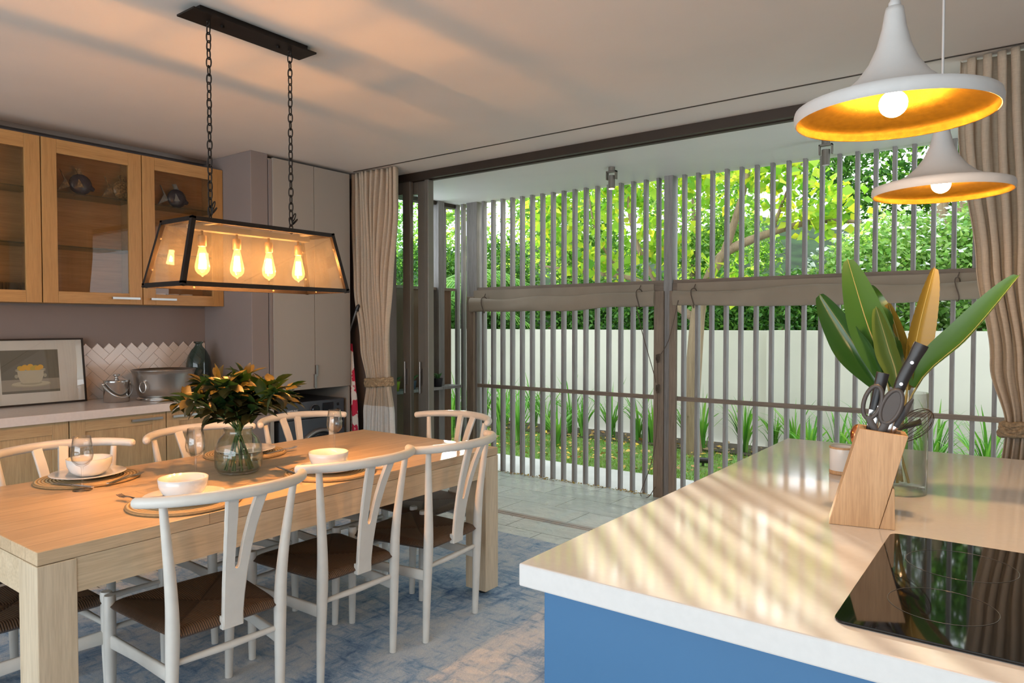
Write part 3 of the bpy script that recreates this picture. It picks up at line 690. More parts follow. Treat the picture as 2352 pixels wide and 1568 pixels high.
curtain('curtain', 'beige curtain tied back between the laundry cupboard and glass doors', [(2.652, -4.53, -3.985, .032), (2.4, -4.53, -3.995, .034), (1.75, -4.49, -4.045, .034), (1.25, -4.40, -4.075, .028), (.965, -4.325, -4.085, .026), (.7, -4.38, -4.05, .032), (0, -4.47, -3.99, .038)], 3.89, 11, 3, .79, .04, (-4.205, .965, .135, .055))
curtain('curtain', 'beige curtain tied back at the right edge behind the island', [(2.652, -.288, .52, .036), (2.4, -.285, .50, .038), (1.7, -.22, .46, .040), (1.25, -.155, .38, .036), (.965, -.085, .20, .030), (.7, -.11, .28, .036), (0, -.16, .36, .042)], 3.89, 14, 8, .62, .04, (.06, .965, .165, .06))

# ================================================================== DINING TABLE
TX0, TX1, TY0, TY1, TZ = -3.315, -2.265, .79, 2.935, .78
t = thing('dining_table', 'long limed oak dining table with square legs', 'table', ((TX0 + TX1) / 2, (TY0 + TY1) / 2, .01))
hx, hy = (TX1 - TX0) / 2, (TY1 - TY0) / 2; z0 = -.01; lg = .135
G().box(-hx, hx, -hy, hy, TZ - .04 + z0, TZ + z0).build('tabletop', 'table', t, bev=.003)
g = G()
for s in (-1, 1):
    g.box(s * (hx - .012) - .014, s * (hx - .012) + .012 - .002, -hy + .1, hy - .1, TZ - .145 + z0, TZ - .041 + z0)
    g.box(-hx + .1, hx - .1, s * (hy - .012) - .012, s * (hy - .012) + .01, TZ - .145 + z0, TZ - .041 + z0)
g.build('apron', 'table_a', t)
for sx in (-1, 1):
    for sy in (-1, 1):
        g = G(); xa, xb = sorted((sx * (hx + .001), sx * (hx - lg))); ya, yb = sorted((sy * (hy + .001), sy * (hy - .105)))
        g.box(xa, xb, ya, yb, .026, TZ - .042 + z0); o = g.build('leg', 'table_v', t, bev=.003)
        g = G(); g.cyl((sx * (hx - .06), sy * (hy - .05), 0), .022, .028, 16); g.build('caster', 'black_plastic', o)

# ================================================================== CHAIRS
def chair_proto():
    t = thing('dining_chair', '', 'chair', (0, 0, 0), 0, 'white washed chairs around the dining table')
    zs = .45
    # seat: pillow of cord
    def seat(u, v):
        a = 2 * PI * u; return None
    g = G(); nu, nv = 28, 28
    def hw(yy): return .186 + (.232 - .186) * yy / .455
    def top(u, v):
        x = (2 * u - 1); y = (2 * v - 1); ex = abs(x) ** 6; ey = abs(y) ** 6
        yy = .008 + .455 * v; e = max(abs(x), abs(y)); dip = -.012 * (1 - e)
        drop = .020 * max(0, (e - .86) / .14) ** 2
        cr = abs(abs(x) - abs(y)) / max(.12, e); rc = 1 - .05 * (abs(x * y)) ** 5; return (x * hw(yy) * rc, .235 + (yy - .235) * rc, zs + dip - drop - .0045 * math.exp(-(cr / .10) ** 2) * (1 if e < .93 else 0))
    g.grid(top, nu, nv)
    def bot(u, v):
        x = (1 - 2 * u); y = (2 * v - 1); yy = .008 + .455 * v; e = max(abs(x), abs(y)); rc = 1 - .05 * (abs(x * y)) ** 5; return (x * hw(yy) * rc, .235 + (yy - .235) * rc, zs - .040 + .014 * max(0, (e - .86) / .14) ** 2)
    g.grid(bot, nu, nv)
    rim_t = []; rim_b = []
    for k in range(4 * nu):
        s, i = divmod(k, nu); q = i / nu
        u, v = ((q, 0), (1, q), (1 - q, 1), (0, 1 - q))[s]
        a = top(u, v); b = list(bot(1 - u, v)); rim_t.append(a); rim_b.append(tuple(b))
    mid = [((p[0] + q[0]) / 2 * 1.012, (p[1] - .235) * 1.012 + .235, (p[2] + q[2]) / 2) for p, q in zip(rim_t, rim_b)]
    g.rings([rim_b, mid, rim_t], 0, False)
    g.build('seat', 'cordseat', t)
    for s in (-1, 1):
        g = G(); P = smooth_path([(s * .190, .036, .001), (s * .190, .028, .22), (s * .188, .020, .45), (s * .196, .012, .60), (s * .212, .000, .75), (s * .226, -.012, .862)], 4); n = len(P)
        zz = [p.z for p in P]; g.tube(P, [.0145 + .0075 * min(1, z / .40) if z < .45 else .022 - .0095 * (z - .45) / .41 for z in zz], 12); g.build('leg', 'chair', t)
        g = G(); g.tube([(s * .217, .462, .001), (s * .220, .456, .25), (s * .221, .452, .458), (s * .221, .452, .464)], [.0145, .020, .0205, .0175], 12); g.build('leg', 'chair', t)
        g = G(); g.ribbon([(s * .189, .04, .300), (s * .205, .25, .304), (s * .219, .45, .300)], [.024, .020, .024], .008, (0, 0, 1)); g.build('stretcher', 'chair', t)
    g = G(); g.tube([(-.188, .030, .338), (0, .026, .338), (.188, .030, .338)], [.0095, .0135, .0095], 10); g.build('stretcher', 'chair', t)
    g = G(); g.tube([(-.219, .452, .345), (0, .456, .345), (.219, .452, .345)], [.0095, .0135, .0095], 10); g.build('stretcher', 'chair', t)
    # hoop back rail
    P = []; N = 28
    for k in range(N + 1):
        q = -1 + 2 * k / N; x = .287 * math.sin(q * 1.25) / math.sin(1.25); y = -.122 + .157 * (1 - math.cos(q * 1.25)) / (1 - math.cos(1.25)); P.append((x, y, .873 + .010 * (1 - q * q)))
    R = [.0175 + .003 * (1 - abs(-1 + 2 * k / N)) for k in range(N + 1)]
    a0 = Vector(P[0]) - Vector(P[1]); a0.normalize(); a1 = Vector(P[-1]) - Vector(P[-2]); a1.normalize()
    P = [tuple(Vector(P[0]) + a0 * .010), tuple(Vector(P[0]) + a0 * .007)] + P + [tuple(Vector(P[-1]) + a1 * .007), tuple(Vector(P[-1]) + a1 * .010)]; R = [.007, .0135] + R + [.0135, .007]
    g = G(); g.tube(P, R, 14); g.build('back_rail', 'chair', t)
    # Y splat
    g = G()
    def yb(z): q = (z - .42) / .46; return .002 - .030 * q - .082 * q * q
    def lerp(tab, z):
        for (za, va), (zb, vb) in zip(tab[:-1], tab[1:]):
            if z <= zb: q = (z - za) / (zb - za); q = q * q * (3 - 2 * q) * .5 + q * .5; return va + (vb - va) * q
        return tab[-1][1]
    to = [(.412, .035), (.50, .0375), (.58, .0415), (.66, .046), (.74, .0535), (.82, .064), (.880, .0735)]
    ti = [(.412, 0), (.612, 0), (.614, .0045), (.620, .0075), (.632, .0095), (.70, .0130), (.78, .0200), (.880, .0330)]
    zz = [.412 + .20 * k / 6 for k in range(7)] + [.614, .620, .632, .65, .67, .70, .73, .76, .79, .82, .85, .880]
    for s in (-1, 1):
        rs = []
        for z in zz:
            y = yb(z); xo, xi = s * lerp(to, z), s * lerp(ti, z); m = xi + (xo - xi) * .88
            r = [(xi, y - .0085, z), (m, y - .0085, z), (xo, y - .005, z), (xo, y + .005, z), (m, y + .0085, z), (xi, y + .0085, z)]
            rs.append(r if s > 0 else r[::-1])
        g.rings(rs, 0, True, False)
    g.build('splat', 'chair', t)
    g = G(); g.box(-.037, .037, -.006, .018, .408, .452); g.build('seat_rail', 'chair', t, bev=.003)
    return t
def place(o, x, y, face):   # face = world angle of the sitter's gaze
    o.location = (x, y, .010); o.rotation_euler = (0, 0, face - PI / 2)
c0 = chair_proto()
seats = [(-2.137, 1.316, PI - .081, 'white chair with its back to the camera, nearest of the row on the island side'),
         (-2.175, 1.924, PI - .019, 'middle white chair of the row on the island side of the table'),
         (-2.135, 2.459, PI + .074, 'white chair on the island side nearest the slatted screen'),
         (-3.372, 1.27, -.02, 'white chair on the kitchen side at the left, behind the first wine glass'),
         (-3.372, 1.905, .03, 'white chair on the kitchen side behind the leafy vase'),
         (-3.372, 2.52, -.01, 'white chair on the kitchen side in front of the washing machine'),
         (-2.693, 3.075, -1.629, 'white chair at the far end of the table facing the camera'),
         (-2.865, .685, PI / 2 + .02, 'white chair at the near end of the table, cropped at lower left')]
for i, (x, y, a, l) in enumerate(seats):
    o = c0 if i == 0 else dup(c0, (0, 0, 0), 0); o['label'] = l; place(o, x, y, a)

# ================================================================== TABLE SETTINGS
def mat_proto(loc, label):
    o = G().lathe([(0, .0), (.188, 0), (.194, .003), (.194, .008), (.188, .011), (0, .010)], 56).build('placemat', 'straw', None, loc); return tag(o, label, 'placemat', 'straw placemats')
def plate(loc, label):
    o = G().lathe([(0, .004), (.075, 0), (.085, .003), (.138, .017), (.142, .019), (.139, .021), (.085, .008), (0, .007)], 48).build('dinner_plate', 'white_cer', None, loc); return tag(o, label, 'plate', 'dinner plates')
def bowl(loc, label):
    o = G().lathe([(0, .004), (.038, 0), (.05, .004), (.072, .022), (.082, .045), (.085, .072), (.0825, .0735), (.079, .046), (.068, .026), (.045, .010), (0, .009)], 44).build('bowl', 'white_cer', None, loc); return tag(o, label, 'bowl', 'white bowls')
def fork(loc, rz, label, gold=False):
    g = G(); g.ribbon(smooth_path([(0, -.10, .002), (0, -.05, .003), (0, .02, .007), (0, .05, .004)], 4), [.0065 if k < 8 else .004 + .006 * max(0, (k - 8) / 4) for k in range(13)], .0012, (1, 0, 0))
    for k in range(4): g.ribbon([((k - 1.5) * .0062, .048, .004), ((k - 1.5) * .0062, .075, .003), ((k - 1.5) * .0060, .098, .008)], [.0022, .002, .0012], .0009, (1, 0, 0))
    g.ribbon([(-.011, .050, .004), (.011, .050, .004)], .004, .001, (0, 1, 0))
    return tag(g.build('fork', 'steel', None, loc, (0, 0, rz)), label, 'fork', 'forks')
def knife(loc, rz, label):
    g = G(); g.ribbon([(0, -.105, .003), (0, -.06, .004), (0, .0, .004)], [.007, .008, .006], .003, (1, 0, 0)); g.ribbon([(0, .0, .004), (.001, .05, .004), (.002, .09, .004), (-.002, .108, .004)], [.006, .009, .009, .002], .001, (1, 0, 0))
    return tag(g.build('table_knife', 'steel', None, loc, (0, 0, rz)), label, 'knife', 'table knives')
def wineglass(loc, label):
    o = G().lathe([(0, .002), (.034, .0), (.035, .0015), (.012, .005), (.005, .010), (.0038, .03), (.0038, .082), (.006, .092), (.022, .100), (.036, .118), (.0395, .136), (.037, .165), (.0305, .212), (.0295, .212), (.036, .165), (.0382, .136), (.034, .119), (.018, .103), (0, .0985)], 32).build('wine_glass', 'glass_thin', None, loc)
    return tag(o, label, 'wine glass', 'wine glasses')
TT = TZ + .0005
sets = [(-3.17, 1.30, 'on the kitchen side at the left', 1), (-2.465, 1.335, 'nearest the camera', 1), (-2.455, 1.985, 'in front of the middle island side chair', 1), (-3.15, 2.02, 'behind the leafy vase', 0)]
for i, (x, y, w, hb) in enumerate(sets):
    mat_proto((x, y, TT), 'round coiled straw placemat ' + w)
    px, py = x, y
    plate((px, py, TT + .0113), 'white dinner plate ' + w)
    if hb: bowl((px + (0.012 if x < -3 else -.012), py, TT + .0197), 'white bowl on the plate ' + w)
wineglass((-2.979, 1.20, TT), 'empty wine glass in front of the kitchen side place setting at the left')
wineglass((-2.822, 1.575, TT), 'empty wine glass just left of the leafy vase')
wineglass((-2.86, 2.34, TT), 'empty wine glass right of the leafy vase, in front of the washing machine')
zc = TT + .0115
knife((-3.035, 1.185, zc), 1.9, 'steel table knife on the straw mat left of the first wine glass')
fork((-3.005, 1.375, zc), .45, 'steel fork on the straw mat behind the first wine glass')
fork((-2.615, 1.225, zc), PI / 2 + .1, 'fork with warm lit tines left of the bowl nearest the camera')
knife((-2.46, 1.50, zc), -PI / 2 + .3, 'steel table knife right of the bowl nearest the camera')
knife((-2.60, 1.86, zc), 1.35, 'steel table knife left of the bowl by the middle island side chair')
fork((-2.40, 2.135, zc), -1.2, 'steel fork right of the bowl by the middle island side chair')
fork((-3.03, 2.145, zc), .15, 'steel fork on the straw mat right of the leafy vase')

# vase with branches
VX, VY = -2.79, 1.755
t = thing('glass_vase', 'round clear glass vase of water on the dining table', 'vase', (VX, VY, TT))
G().lathe([(0, .006), (.065, .0), (.085, .008), (.098, .03), (.101, .075), (.096, .12), (.080, .152), (.064, .168), (.058, .180), (.061, .196), (.0585, .196), (.0555, .180), (.061, .167), (.077, .150), (.093, .119), (.098, .075), (.095, .031), (.083, .012), (0, .010)], 44).build('glass_body', 'glass', t)
G().lathe([(0, .0105), (.082, .0125), (.094, .032), (.097, .075), (.0955, .098), (0, .098)], 40).build('water', 'water', t)
def branch(k, n, rg):
    a = 2 * PI * k / n + rg.uniform(-.25, .25); sp = rg.uniform(.05, .18) if k % 2 else rg.uniform(.18, .27); h = rg.uniform(.34, .43) - .50 * max(0, sp - .16)
    b = Vector((-.06 * math.cos(a), -.06 * math.sin(a), .016)); m = Vector((.012 * math.cos(a + 1), .012 * math.sin(a + 1), .185)); e = Vector((sp * math.cos(a), sp * math.sin(a), h))
    P = smooth_path([b, m, m.lerp(e, .5) + Vector((0, 0, .03)), e], 5)
    t = thing('leafy_branch', 'cut leafy green branch standing in the round glass vase', 'branch', (VX, VY, TT), 0, 'leafy branches in the glass vase')
    g = G(); g.tube(P, [.0035 - .002 * i / len(P) for i in range(len(P))], 6)
    lf = G()
    for i in range(7, len(P)):
        for s in range(4 if i > 8 else 3):
            p = P[i]; tg = (P[min(i + 1, len(P) - 1)] - P[i - 1]).normalized()
            d = (tg * .5 + Vector((rg.uniform(-1, 1), rg.uniform(-1, 1), rg.uniform(-.6, .7)))).normalized(); L = rg.uniform(.060, .090); W = L * rg.uniform(.25, .31)
            nn = Vector((rg.uniform(-.6, .6), rg.uniform(-.6, .6), 1)); w = d.cross(nn).normalized(); nn = w.cross(d)
            q = p + d * .012; g.tube([p, q], .0012, 4)
            rows = [(0, .05), (.15, .62), (.38, 1.), (.62, .92), (.84, .5), (1., .02)]; vs = []
            for f, ww in rows:
                c = q + d * L * f - nn * L * .18 * f * f; vs += [c + w * W * ww + nn * W * .25 * ww, c, c - w * W * ww + nn * W * .25 * ww]
            fs = []
            for r in range(5):
                o = r * 3; fs += [(o, o + 1, o + 4, o + 3), (o + 1, o + 2, o + 5, o + 4)]
            lf.add(vs, fs, 0, True)
    g.build('twig', 'stem', t); lf.build('leaves', 'gloss_leaf', t)
rg = random.Random(5)
for k in range(16): branch(k, 16, rg)

# ================================================================== CHANDELIER
def chandelier():
    X, Y = -2.64, 1.737
    t = thing('lantern_chandelier', 'black framed glass lantern with four bulbs hanging over the dining table', 'chandelier', (X, Y, 0))
    g = G(); g.box(-.045, .045, -.25, .25, 2.635, ZC - .001); g.box(-.062, .062, -.285, .285, 2.630, 2.637)
    o = g.build('canopy', 'black_metal', t)
    for y in (-.13, .13): G().cyl((0, y, 2.620), .008, .011, 12).build('screw', 'black_metal', o)
    zt, zb = 1.826, 1.580; ht, hb = (.11, .325), (.14, .3825)
    ct = [(sx * ht[0], sy * ht[1], zt) for sx, sy in ((-1, -1), (1, -1), (1, 1), (-1, 1))]; cb = [(sx * hb[0], sy * hb[1], zb) for sx, sy in ((-1, -1), (1, -1), (1, 1), (-1, 1))]
    g = G(); r = .0085; sq = [(-1, -1), (1, -1), (1, 1), (-1, 1)]
    for i in range(4):
        for a, b in ((ct[i], ct[(i + 1) % 4]), (cb[i], cb[(i + 1) % 4]), (ct[i], cb[i])):
            d = (Vector(b) - Vector(a)).normalized(); up = Vector((0, 0, 1)) if abs(d.z) < .5 else Vector((1, 0, 0))
            g.tube([Vector(a) - d * r, Vector(b) + d * r], r, sec=sq, up=up)
    g.build('frame', 'black_metal', t)
    for i in range(4):
        a, b, c, d = Vector(ct[i]), Vector(ct[(i + 1) % 4]), Vector(cb[(i + 1) % 4]), Vector(cb[i]); ctr = (a + b + c + d) / 4
        k = .985; off = -Vector((ctr.x, ctr.y, 0)).normalized() * .006
        g = G(); g.add([ctr + (p - ctr) * k + off for p in (a, b, c, d)], [(0, 1, 2, 3)]); g.build('glass_pane', 'glass_lamp', t, solid=.002)
    g = G()
    for i in range(4):
        for q in (.25, .75):
            for A, B in ((ct[i], cb[i]), (cb[i], cb[(i + 1) % 4])):
                p = Vector(A).lerp(Vector(B), q); p = Vector((p.x * .955, p.y * .985, p.z)); g.ball(p, .006, 8, 6)
    g.build('clips', 'brass', t)
    g = G(); g.box(-.024, .024, -.27, .27, 1.798, 1.822); g.box(-.11, .11, -.235, -.215, 1.818, 1.83); g.box(-.11, .11, .215, .235, 1.818, 1.83); g.build('lamp_bar', 'alu', t)
    for y in (-.19, .19):
        g = G(); z = 2.625; k = 0; L = .040; wv = .0095
        g.tube([(.010 * math.sin(2 * PI * i / 16), y, 2.622 + .012 * math.cos(2 * PI * i / 16)) for i in range(16)], .0028, 6, closed=True)
        z = 2.612
        while z > 1.835:
            cz = z - L / 2 + .004
            P = []
            for i in range(20):
                a = 2 * PI * i / 20; u = wv * math.copysign(abs(math.cos(a)) ** .8, math.cos(a)); v = (L / 2) * math.copysign(abs(math.sin(a)) ** .9, math.sin(a))
                tw = (PI / 2) * (k % 2) + .35 + .25 * math.sin(k * .7 + y * 9)
                P.append((u * math.cos(tw), y + u * math.sin(tw), cz + v))
            g.tube(P, .0027, 6, closed=True); z -= L - .0075; k += 1
        for i, (dx, dz, tl) in enumerate(((.012, .05, .5), (-.012, .035, -.3), (.02, .03, 1.0))):
            P = [(dx + wv * math.cos(2 * PI * q / 16) * math.cos(tl) + .019 * math.sin(2 * PI * q / 16) * math.sin(tl), y + .006, 1.85 + dz + .019 * math.sin(2 * PI * q / 16) * math.cos(tl)) for q in range(16)]; g.tube(P, .0025, 6, closed=True)
        g.build('chain', 'black_metal', t)
    for k in range(4):
        y = -.226 + .1507 * k
        g = G(); g.lathe([(0, 1.799), (.005, 1.799), (.005, 1.782), (.015, 1.780), (.0165, 1.776), (.0165, 1.738), (.013, 1.736), (0, 1.736)], 18, (0, y, 0)); g.build('socket', 'brass', t)
        g = G(); g.lathe([(.0125, 1.738), (.0125, 1.730), (.015, 1.722), (.021, 1.695), (.027, 1.668), (.0285, 1.655), (.026, 1.640), (.017, 1.628), (.006, 1.622), (.0025, 1.617), (0, 1.616)], 24, (0, y, 0)); b = g.build('bulb', 'glass_bulb', t)
        g = G()
        for q in range(8):
            a = 2 * PI * q / 8; a2 = a + PI / 8; g.tube([(.0075 * math.cos(a), y + .0075 * math.sin(a), 1.708), (.0125 * math.cos(a2), y + .0125 * math.sin(a2), 1.648)], .0030, 5)
        g.build('filament', 'filament', b, label='glowing filament cage')
        lamp('bulb_light', (0, y, 1.672), CHAND_W, WARM, .012, t)
chandelier()

# ================================================================== PENDANTS
def pendant(loc, label):
    t = thing('pendant_lamp', label, 'pendant lamp', loc, 0, 'white and gold pendant lamps over the island'); R = .18
    out = [(.0155, .205), (.0175, .195), (.022, .165), (.031, .130), (.045, .098), (.065, .070), (.092, .046), (.125, .030), (.160, .022), (.178, .016), (R, .008), (R - .001, -.004), (R - .004, -.008)]
    inn = [(R - .006, -.007), (R - .007, .002), (R - .012, .008), (.155, .016), (.122, .024), (.088, .040), (.060, .064), (.040, .094), (.028, .13), (.02, .16)]
    g = G(); g.lathe([(0, .205)] + out, 56); g.build('shade', 'lamp_white', t)
    g = G(); g.lathe([out[-1]] + inn, 56); g.build('shade_lining', 'gold', t, label='hammered gold inside of the shade')
    g = G(); g.lathe([(0, .203), (.011, .203), (.011, .214), (.008, .218), (.0075, .228), (.0045, .236), (0, .237)], 18); g.build('cord_grip', 'lamp_white', t)
    g = G(); g.tube([(0, 0, .23), (0, 0, ZC - loc[2] - .001)], .0035, 8); g.build('cord', 'cord', t)
    g = G(); g.cyl((0, 0, ZC - loc[2] - .02), .04, .019, 24); g.build('ceiling_rose', 'lamp_white', t)
    g = G(); g.ball((0, 0, .020), .0255, 20, 13); g.cyl((0, 0, .04), .013, .03, 16); g.build('bulb', 'bulb_lit', t, label='glowing globe bulb')
    lamp('bulb_light', (0, 0, -.012), PEND_W, (1.0, .58, .26), .03, t)
pendant((-.224, 1.55, 1.838), 'nearer and larger looking white pendant lamp with a gold lining')
pendant((-.218, 2.377, 1.813), 'farther white pendant lamp with a gold lining, above the leaves')

# ================================================================== ISLAND
IX0, IX1, IY0, IY1 = -.909, .62, 1.253, 3.385
def island():
    t = thing('kitchen_island', 'kitchen island unit with plain blue lacquered panels', 'island', (0, 0, 0))
    G().box(-.862, .58, 1.285, 3.34, .08, .848).build('body', 'blue', t, bev=.002)
    G().box(-.82, .54, 1.33, 3.30, 0, .08).build('plinth', 'black_plastic', t)
    tag(G().box(IX0, IX1, IY0, IY1, .849, .90).build('worktop', 'quartz', bev=.004), 'thick glossy white worktop of the island', 'worktop')
    t = thing('cooktop', 'black glass cooktop set in the island worktop', 'cooktop', (0, 0, 0))
    x0, x1, y0, y1, r = -.279, .33, 1.335, 1.982, .022
    pts = []
    for cx, cy, a0 in ((x1 - r, y1 - r, 0), (x0 + r, y1 - r, 90), (x0 + r, y0 + r, 180), (x1 - r, y0 + r, 270)):
        for k in range(6): a = math.radians(a0 + 18 * k); pts.append((cx + r * math.cos(a), cy + r * math.sin(a)))
    G().prism(pts, 'z', .9005, .9055).build('glass_top', 'cooktop', t, bev=.0015)
    for cx, cy, r in ((-.118, 1.80, .105), (-.128, 1.52, .09), (.17, 1.80, .09), (.17, 1.52, .105)):
        g = G(); g.lathe([(r, .9057), (r, .9060), (r - .0012, .9060), (r - .0012, .9057)], 64, (cx, cy, 0)); g.build('burner_ring', 'ring', t, label='thin printed burner ring')
island()

def knife_block():
    A = math.radians(12); L0 = Vector((-.367, 2.003, .9005))
    t = thing('knife_block', 'leaning bamboo knife block on the island beside the cooktop', 'knife block', L0, A)
    # local: x right, y back, z up
    g = G(); sh = .070; H = .252
    pts = [(-.061, 0), (.057, 0), (.057 + sh - .006, H - .008), (-.061 + sh, H + .006)]
    th = .012; D = .095
    g.prism(pts, 'y', 0, th); g.prism(pts, 'y', D - th, D)
    for (a, b) in ((pts[0], pts[3]), (pts[1], pts[2])):
        s = 1 if a[0] < 0 else -1
        g.prism([a, (a[0] + s * .012, a[1]), (b[0] + s * .012, b[1]), b][::s], 'y', th, D - th)
    g.prism([(-.05, .0), (.046, 0), (.056, .04), (-.04, .04)], 'y', th, D - th)
    g.build('block', 'bamboo', t, bev=.0015)
    g = G(); g.prism([(-.02 + sh * .6, .12), (.05 + sh * .6, .12), (.05 + sh * .9, .215), (-.03 + sh * .9, .215)], 'y', th + .002, D - th - .002); g.build('bristle_insert', 'black_plastic', t)
    g = G(); g.prism([(.058, 0), (.094, 0), (.092, .105), (.087, .108)], 'y', .004, D - .004); g.build('prop', 'bamboo', t, bev=.001)
    return t, Matrix.Translation(L0) @ Matrix.Rotation(A, 4, 'Z')
kb, KM = knife_block()
def held(name, label, cat, parts, group=None):
    t = thing(name, label, cat, KM.translation, math.radians(12), group)
    for nm, g, m in parts: g.build(nm, m, t)
# big knife
g = G(); P = smooth_path([(.098, .05, .345), (.110, .05, .385), (.130, .05, .43), (.152, .05, .478)], 4); g.ribbon(P, [.013, .013, .0135, .014, .0145, .015, .015, .0148, .0145, .0145, .016, .0175, .017], .009, (.9, 0, -.45))
b = G(); b.ribbon([(.055, .05, .18), (.083, .05, .30), (.098, .05, .347)], [.016, .016, .014], .0012, (.95, 0, -.3)); b.ball((.097, .05, .343), .011, 10, 8, sc=(1, .8, 1))
rv = G()
for q in (.33, .70):
    p = P[int(q * 12)]; rv.rings([[(p.x + .0042 * math.cos(2 * PI * k / 12), p.y - y, p.z + .0042 * math.sin(2 * PI * k / 12)) for k in range(12)] for y in (-.0097, .0097)])
held('kitchen_knife', 'kitchen knife with a curved black riveted handle, tallest in the block', 'knife', [('blade', b, 'steel'), ('handle', g, 'black_plastic'), ('rivets', rv, 'steel')], 'things held in the knife block')
g = G(); g.ribbon([(.047, .072, .30), (.058, .072, .36), (.066, .072, .40)], [.014, .0145, .0155], .010, (1, 0, -.2)); b = G(); b.ribbon([(.03, .072, .15), (.047, .072, .30)], .014, .0012, (1, 0, -.2))
held('cleaver', 'knife with a blunt square black handle behind the scissors', 'knife', [('blade', b, 'steel'), ('handle', g, 'black_plastic')], 'things held in the knife block')
h = G()
def loop(cx, cz, rx, rz, tilt, y):
    return [(cx + rx * math.cos(a) * math.cos(tilt) - rz * math.sin(a) * math.sin(tilt), y, cz + rx * math.cos(a) * math.sin(tilt) + rz * math.sin(a) * math.cos(tilt)) for a in [2 * PI * k / 24 for k in range(24)]]
sec = [(-1, -.8), (1, -.8), (1, .8), (-1, .8)]
h.tube(loop(.040, .325, .020, .044, -.25, .028), .0055, 8, closed=True); h.tube(loop(.083, .315, .021, .046, -.35, .028), .0060, 8, closed=True)
h.rings([[(.083 + .019 * math.cos(a) * math.cos(-.35) - .044 * math.sin(a) * math.sin(-.35), y, .315 + .019 * math.cos(a) * math.sin(-.35) + .044 * math.sin(a) * math.cos(-.35)) for a in [2 * PI * k / 24 for k in range(24)]] for y in (.025, .029)])
h.ribbon([(.030, .028, .288), (.038, .028, .268), (.048, .028, .250)], [.008, .009, .008], .005, (1, 0, 0)); h.ribbon([(.072, .028, .275), (.066, .028, .258), (.056, .028, .245)], [.010, .010, .008], .005, (1, 0, 0))
b = G(); b.ribbon([(.050, .028, .258), (.038, .028, .20), (.03, .028, .12)], [.011, .010, .008], .002, (1, 0, 0)); b.rings([[(.050 + .005 * math.cos(2 * PI * k / 12), y, .246 + .005 * math.sin(2 * PI * k / 12)) for k in range(12)] for y in (.021, .034)])
for k in range(7): b.box(.0585 - .0012 * k, .064 - .0012 * k, .026, .030, .302 + .0055 * (k - 4), .305 + .0055 * (k - 4))
held('kitchen_scissors', 'scissors with dark grey loop handles standing in the knife block', 'scissors', [('handles', h, 'grey_plastic'), ('blades', b, 'steel')], 'things held in the knife block')
g = G(); g.ribbon([(.095, .06, .26), (.118, .06, .305), (.135, .06, .335)], [.008, .009, .003], .005, (1, 0, -.5)); b = G(); b.ribbon([(.06, .06, .18), (.095, .06, .26)], .008, .001, (1, 0, -.5))
held('paring_knife', 'short dark handled knife tilted right out of the block', 'knife', [('blade', b, 'steel'), ('handle', g, 'grey_plastic')], 'things held in the knife block')
# utensil pot with whisk and spoons behind the block
PX, PY = -.372, 2.25
t = thing('utensil_pot', 'copper utensil pot half hidden behind the knife block', 'pot', (PX, PY, .9005))
M['copper'] = plain('polished copper', (.70, .26, .11), .2, 1.)
G().lathe([(0, .0), (.036, .0), (.039, .006), (.040, .185), (.042, .195), (.039, .195), (.037, .012), (0, .010)], 32).build('body', 'copper', t)
t = thing('whisk', 'wire balloon whisk tilted right behind the knife block', 'whisk', (PX, PY, .9005)); ax0 = Vector((.005, -.01, .02)); ax1 = Vector((.058, .0, .195)); d = Vector((.62, -.05, .62)).normalized()
g = G(); g.tube([ax0, ax1], .006, 8); g.build('handle', 'steel', t)
g = G(); u = d.orthogonal().normalized(); w = d.cross(u)
for k in range(6):
    e = (u * math.cos(PI * k / 6) + w * math.sin(PI * k / 6)); P = []
    for i in range(25):
        a = -PI + 2 * PI * i / 24; r = .040 * math.sin(a) * (1 - .25 * math.cos(a)) ; P.append(ax1 + d * (.066 * (1 + math.cos(a)) ) + e * r * (.35 + .65 * (1 + math.cos(a)) / 2) * 1.25)
    g.tube(P, .0009, 5)
g.build('wires', 'track', t)
t = thing('ladle', 'copper ladle leaning left behind the knife block', 'ladle', (PX, PY, .9005))
g = G(); g.tube([(.01, 0, .02), (-.022, .0, .19)], .004, 8); g.build('handle', 'copper', t)
g = G(); g.ball((-.036, 0, .205), .029, 16, 10, sc=(.65, 1, 1.1)); g.build('cup', 'copper', t)
t = thing('spatula', 'dark flat spatula leaning right behind the knife block', 'spatula', (PX, PY, .9005))
g = G(); g.tube([(-.01, .0, .02), (.058, .01, .22)], .004, 8); g.build('handle', 'black_plastic', t)
g = G(); g.ribbon([(.055, .012, .212), (.075, .014, .235), (.125, .018, .255)], [.02, .024, .026], .003, (0, 1, .2)); g.build('blade', 'black_plastic', t)
t = thing('ceramic_pot', 'small white ceramic pot with a bare clay rim on the island', 'pot', (-.535, 2.69, .9005))
G().lathe([(0, .012), (.040, .012), (.042, .014), (.042, .088), (.042, .096), (.037, .096), (.037, .02), (0, .02)], 32).build('body', 'white_cer', t)
G().lathe([(.0375, .0965), (.0425, .0965), (.0430, .093), (.0425, .090)], 32).build('rim', 'bamboo', t); G().lathe([(0, 0), (.041, 0), (.0425, .004), (.0425, .014), (0, .014)], 32).build('base', 'bamboo', t)
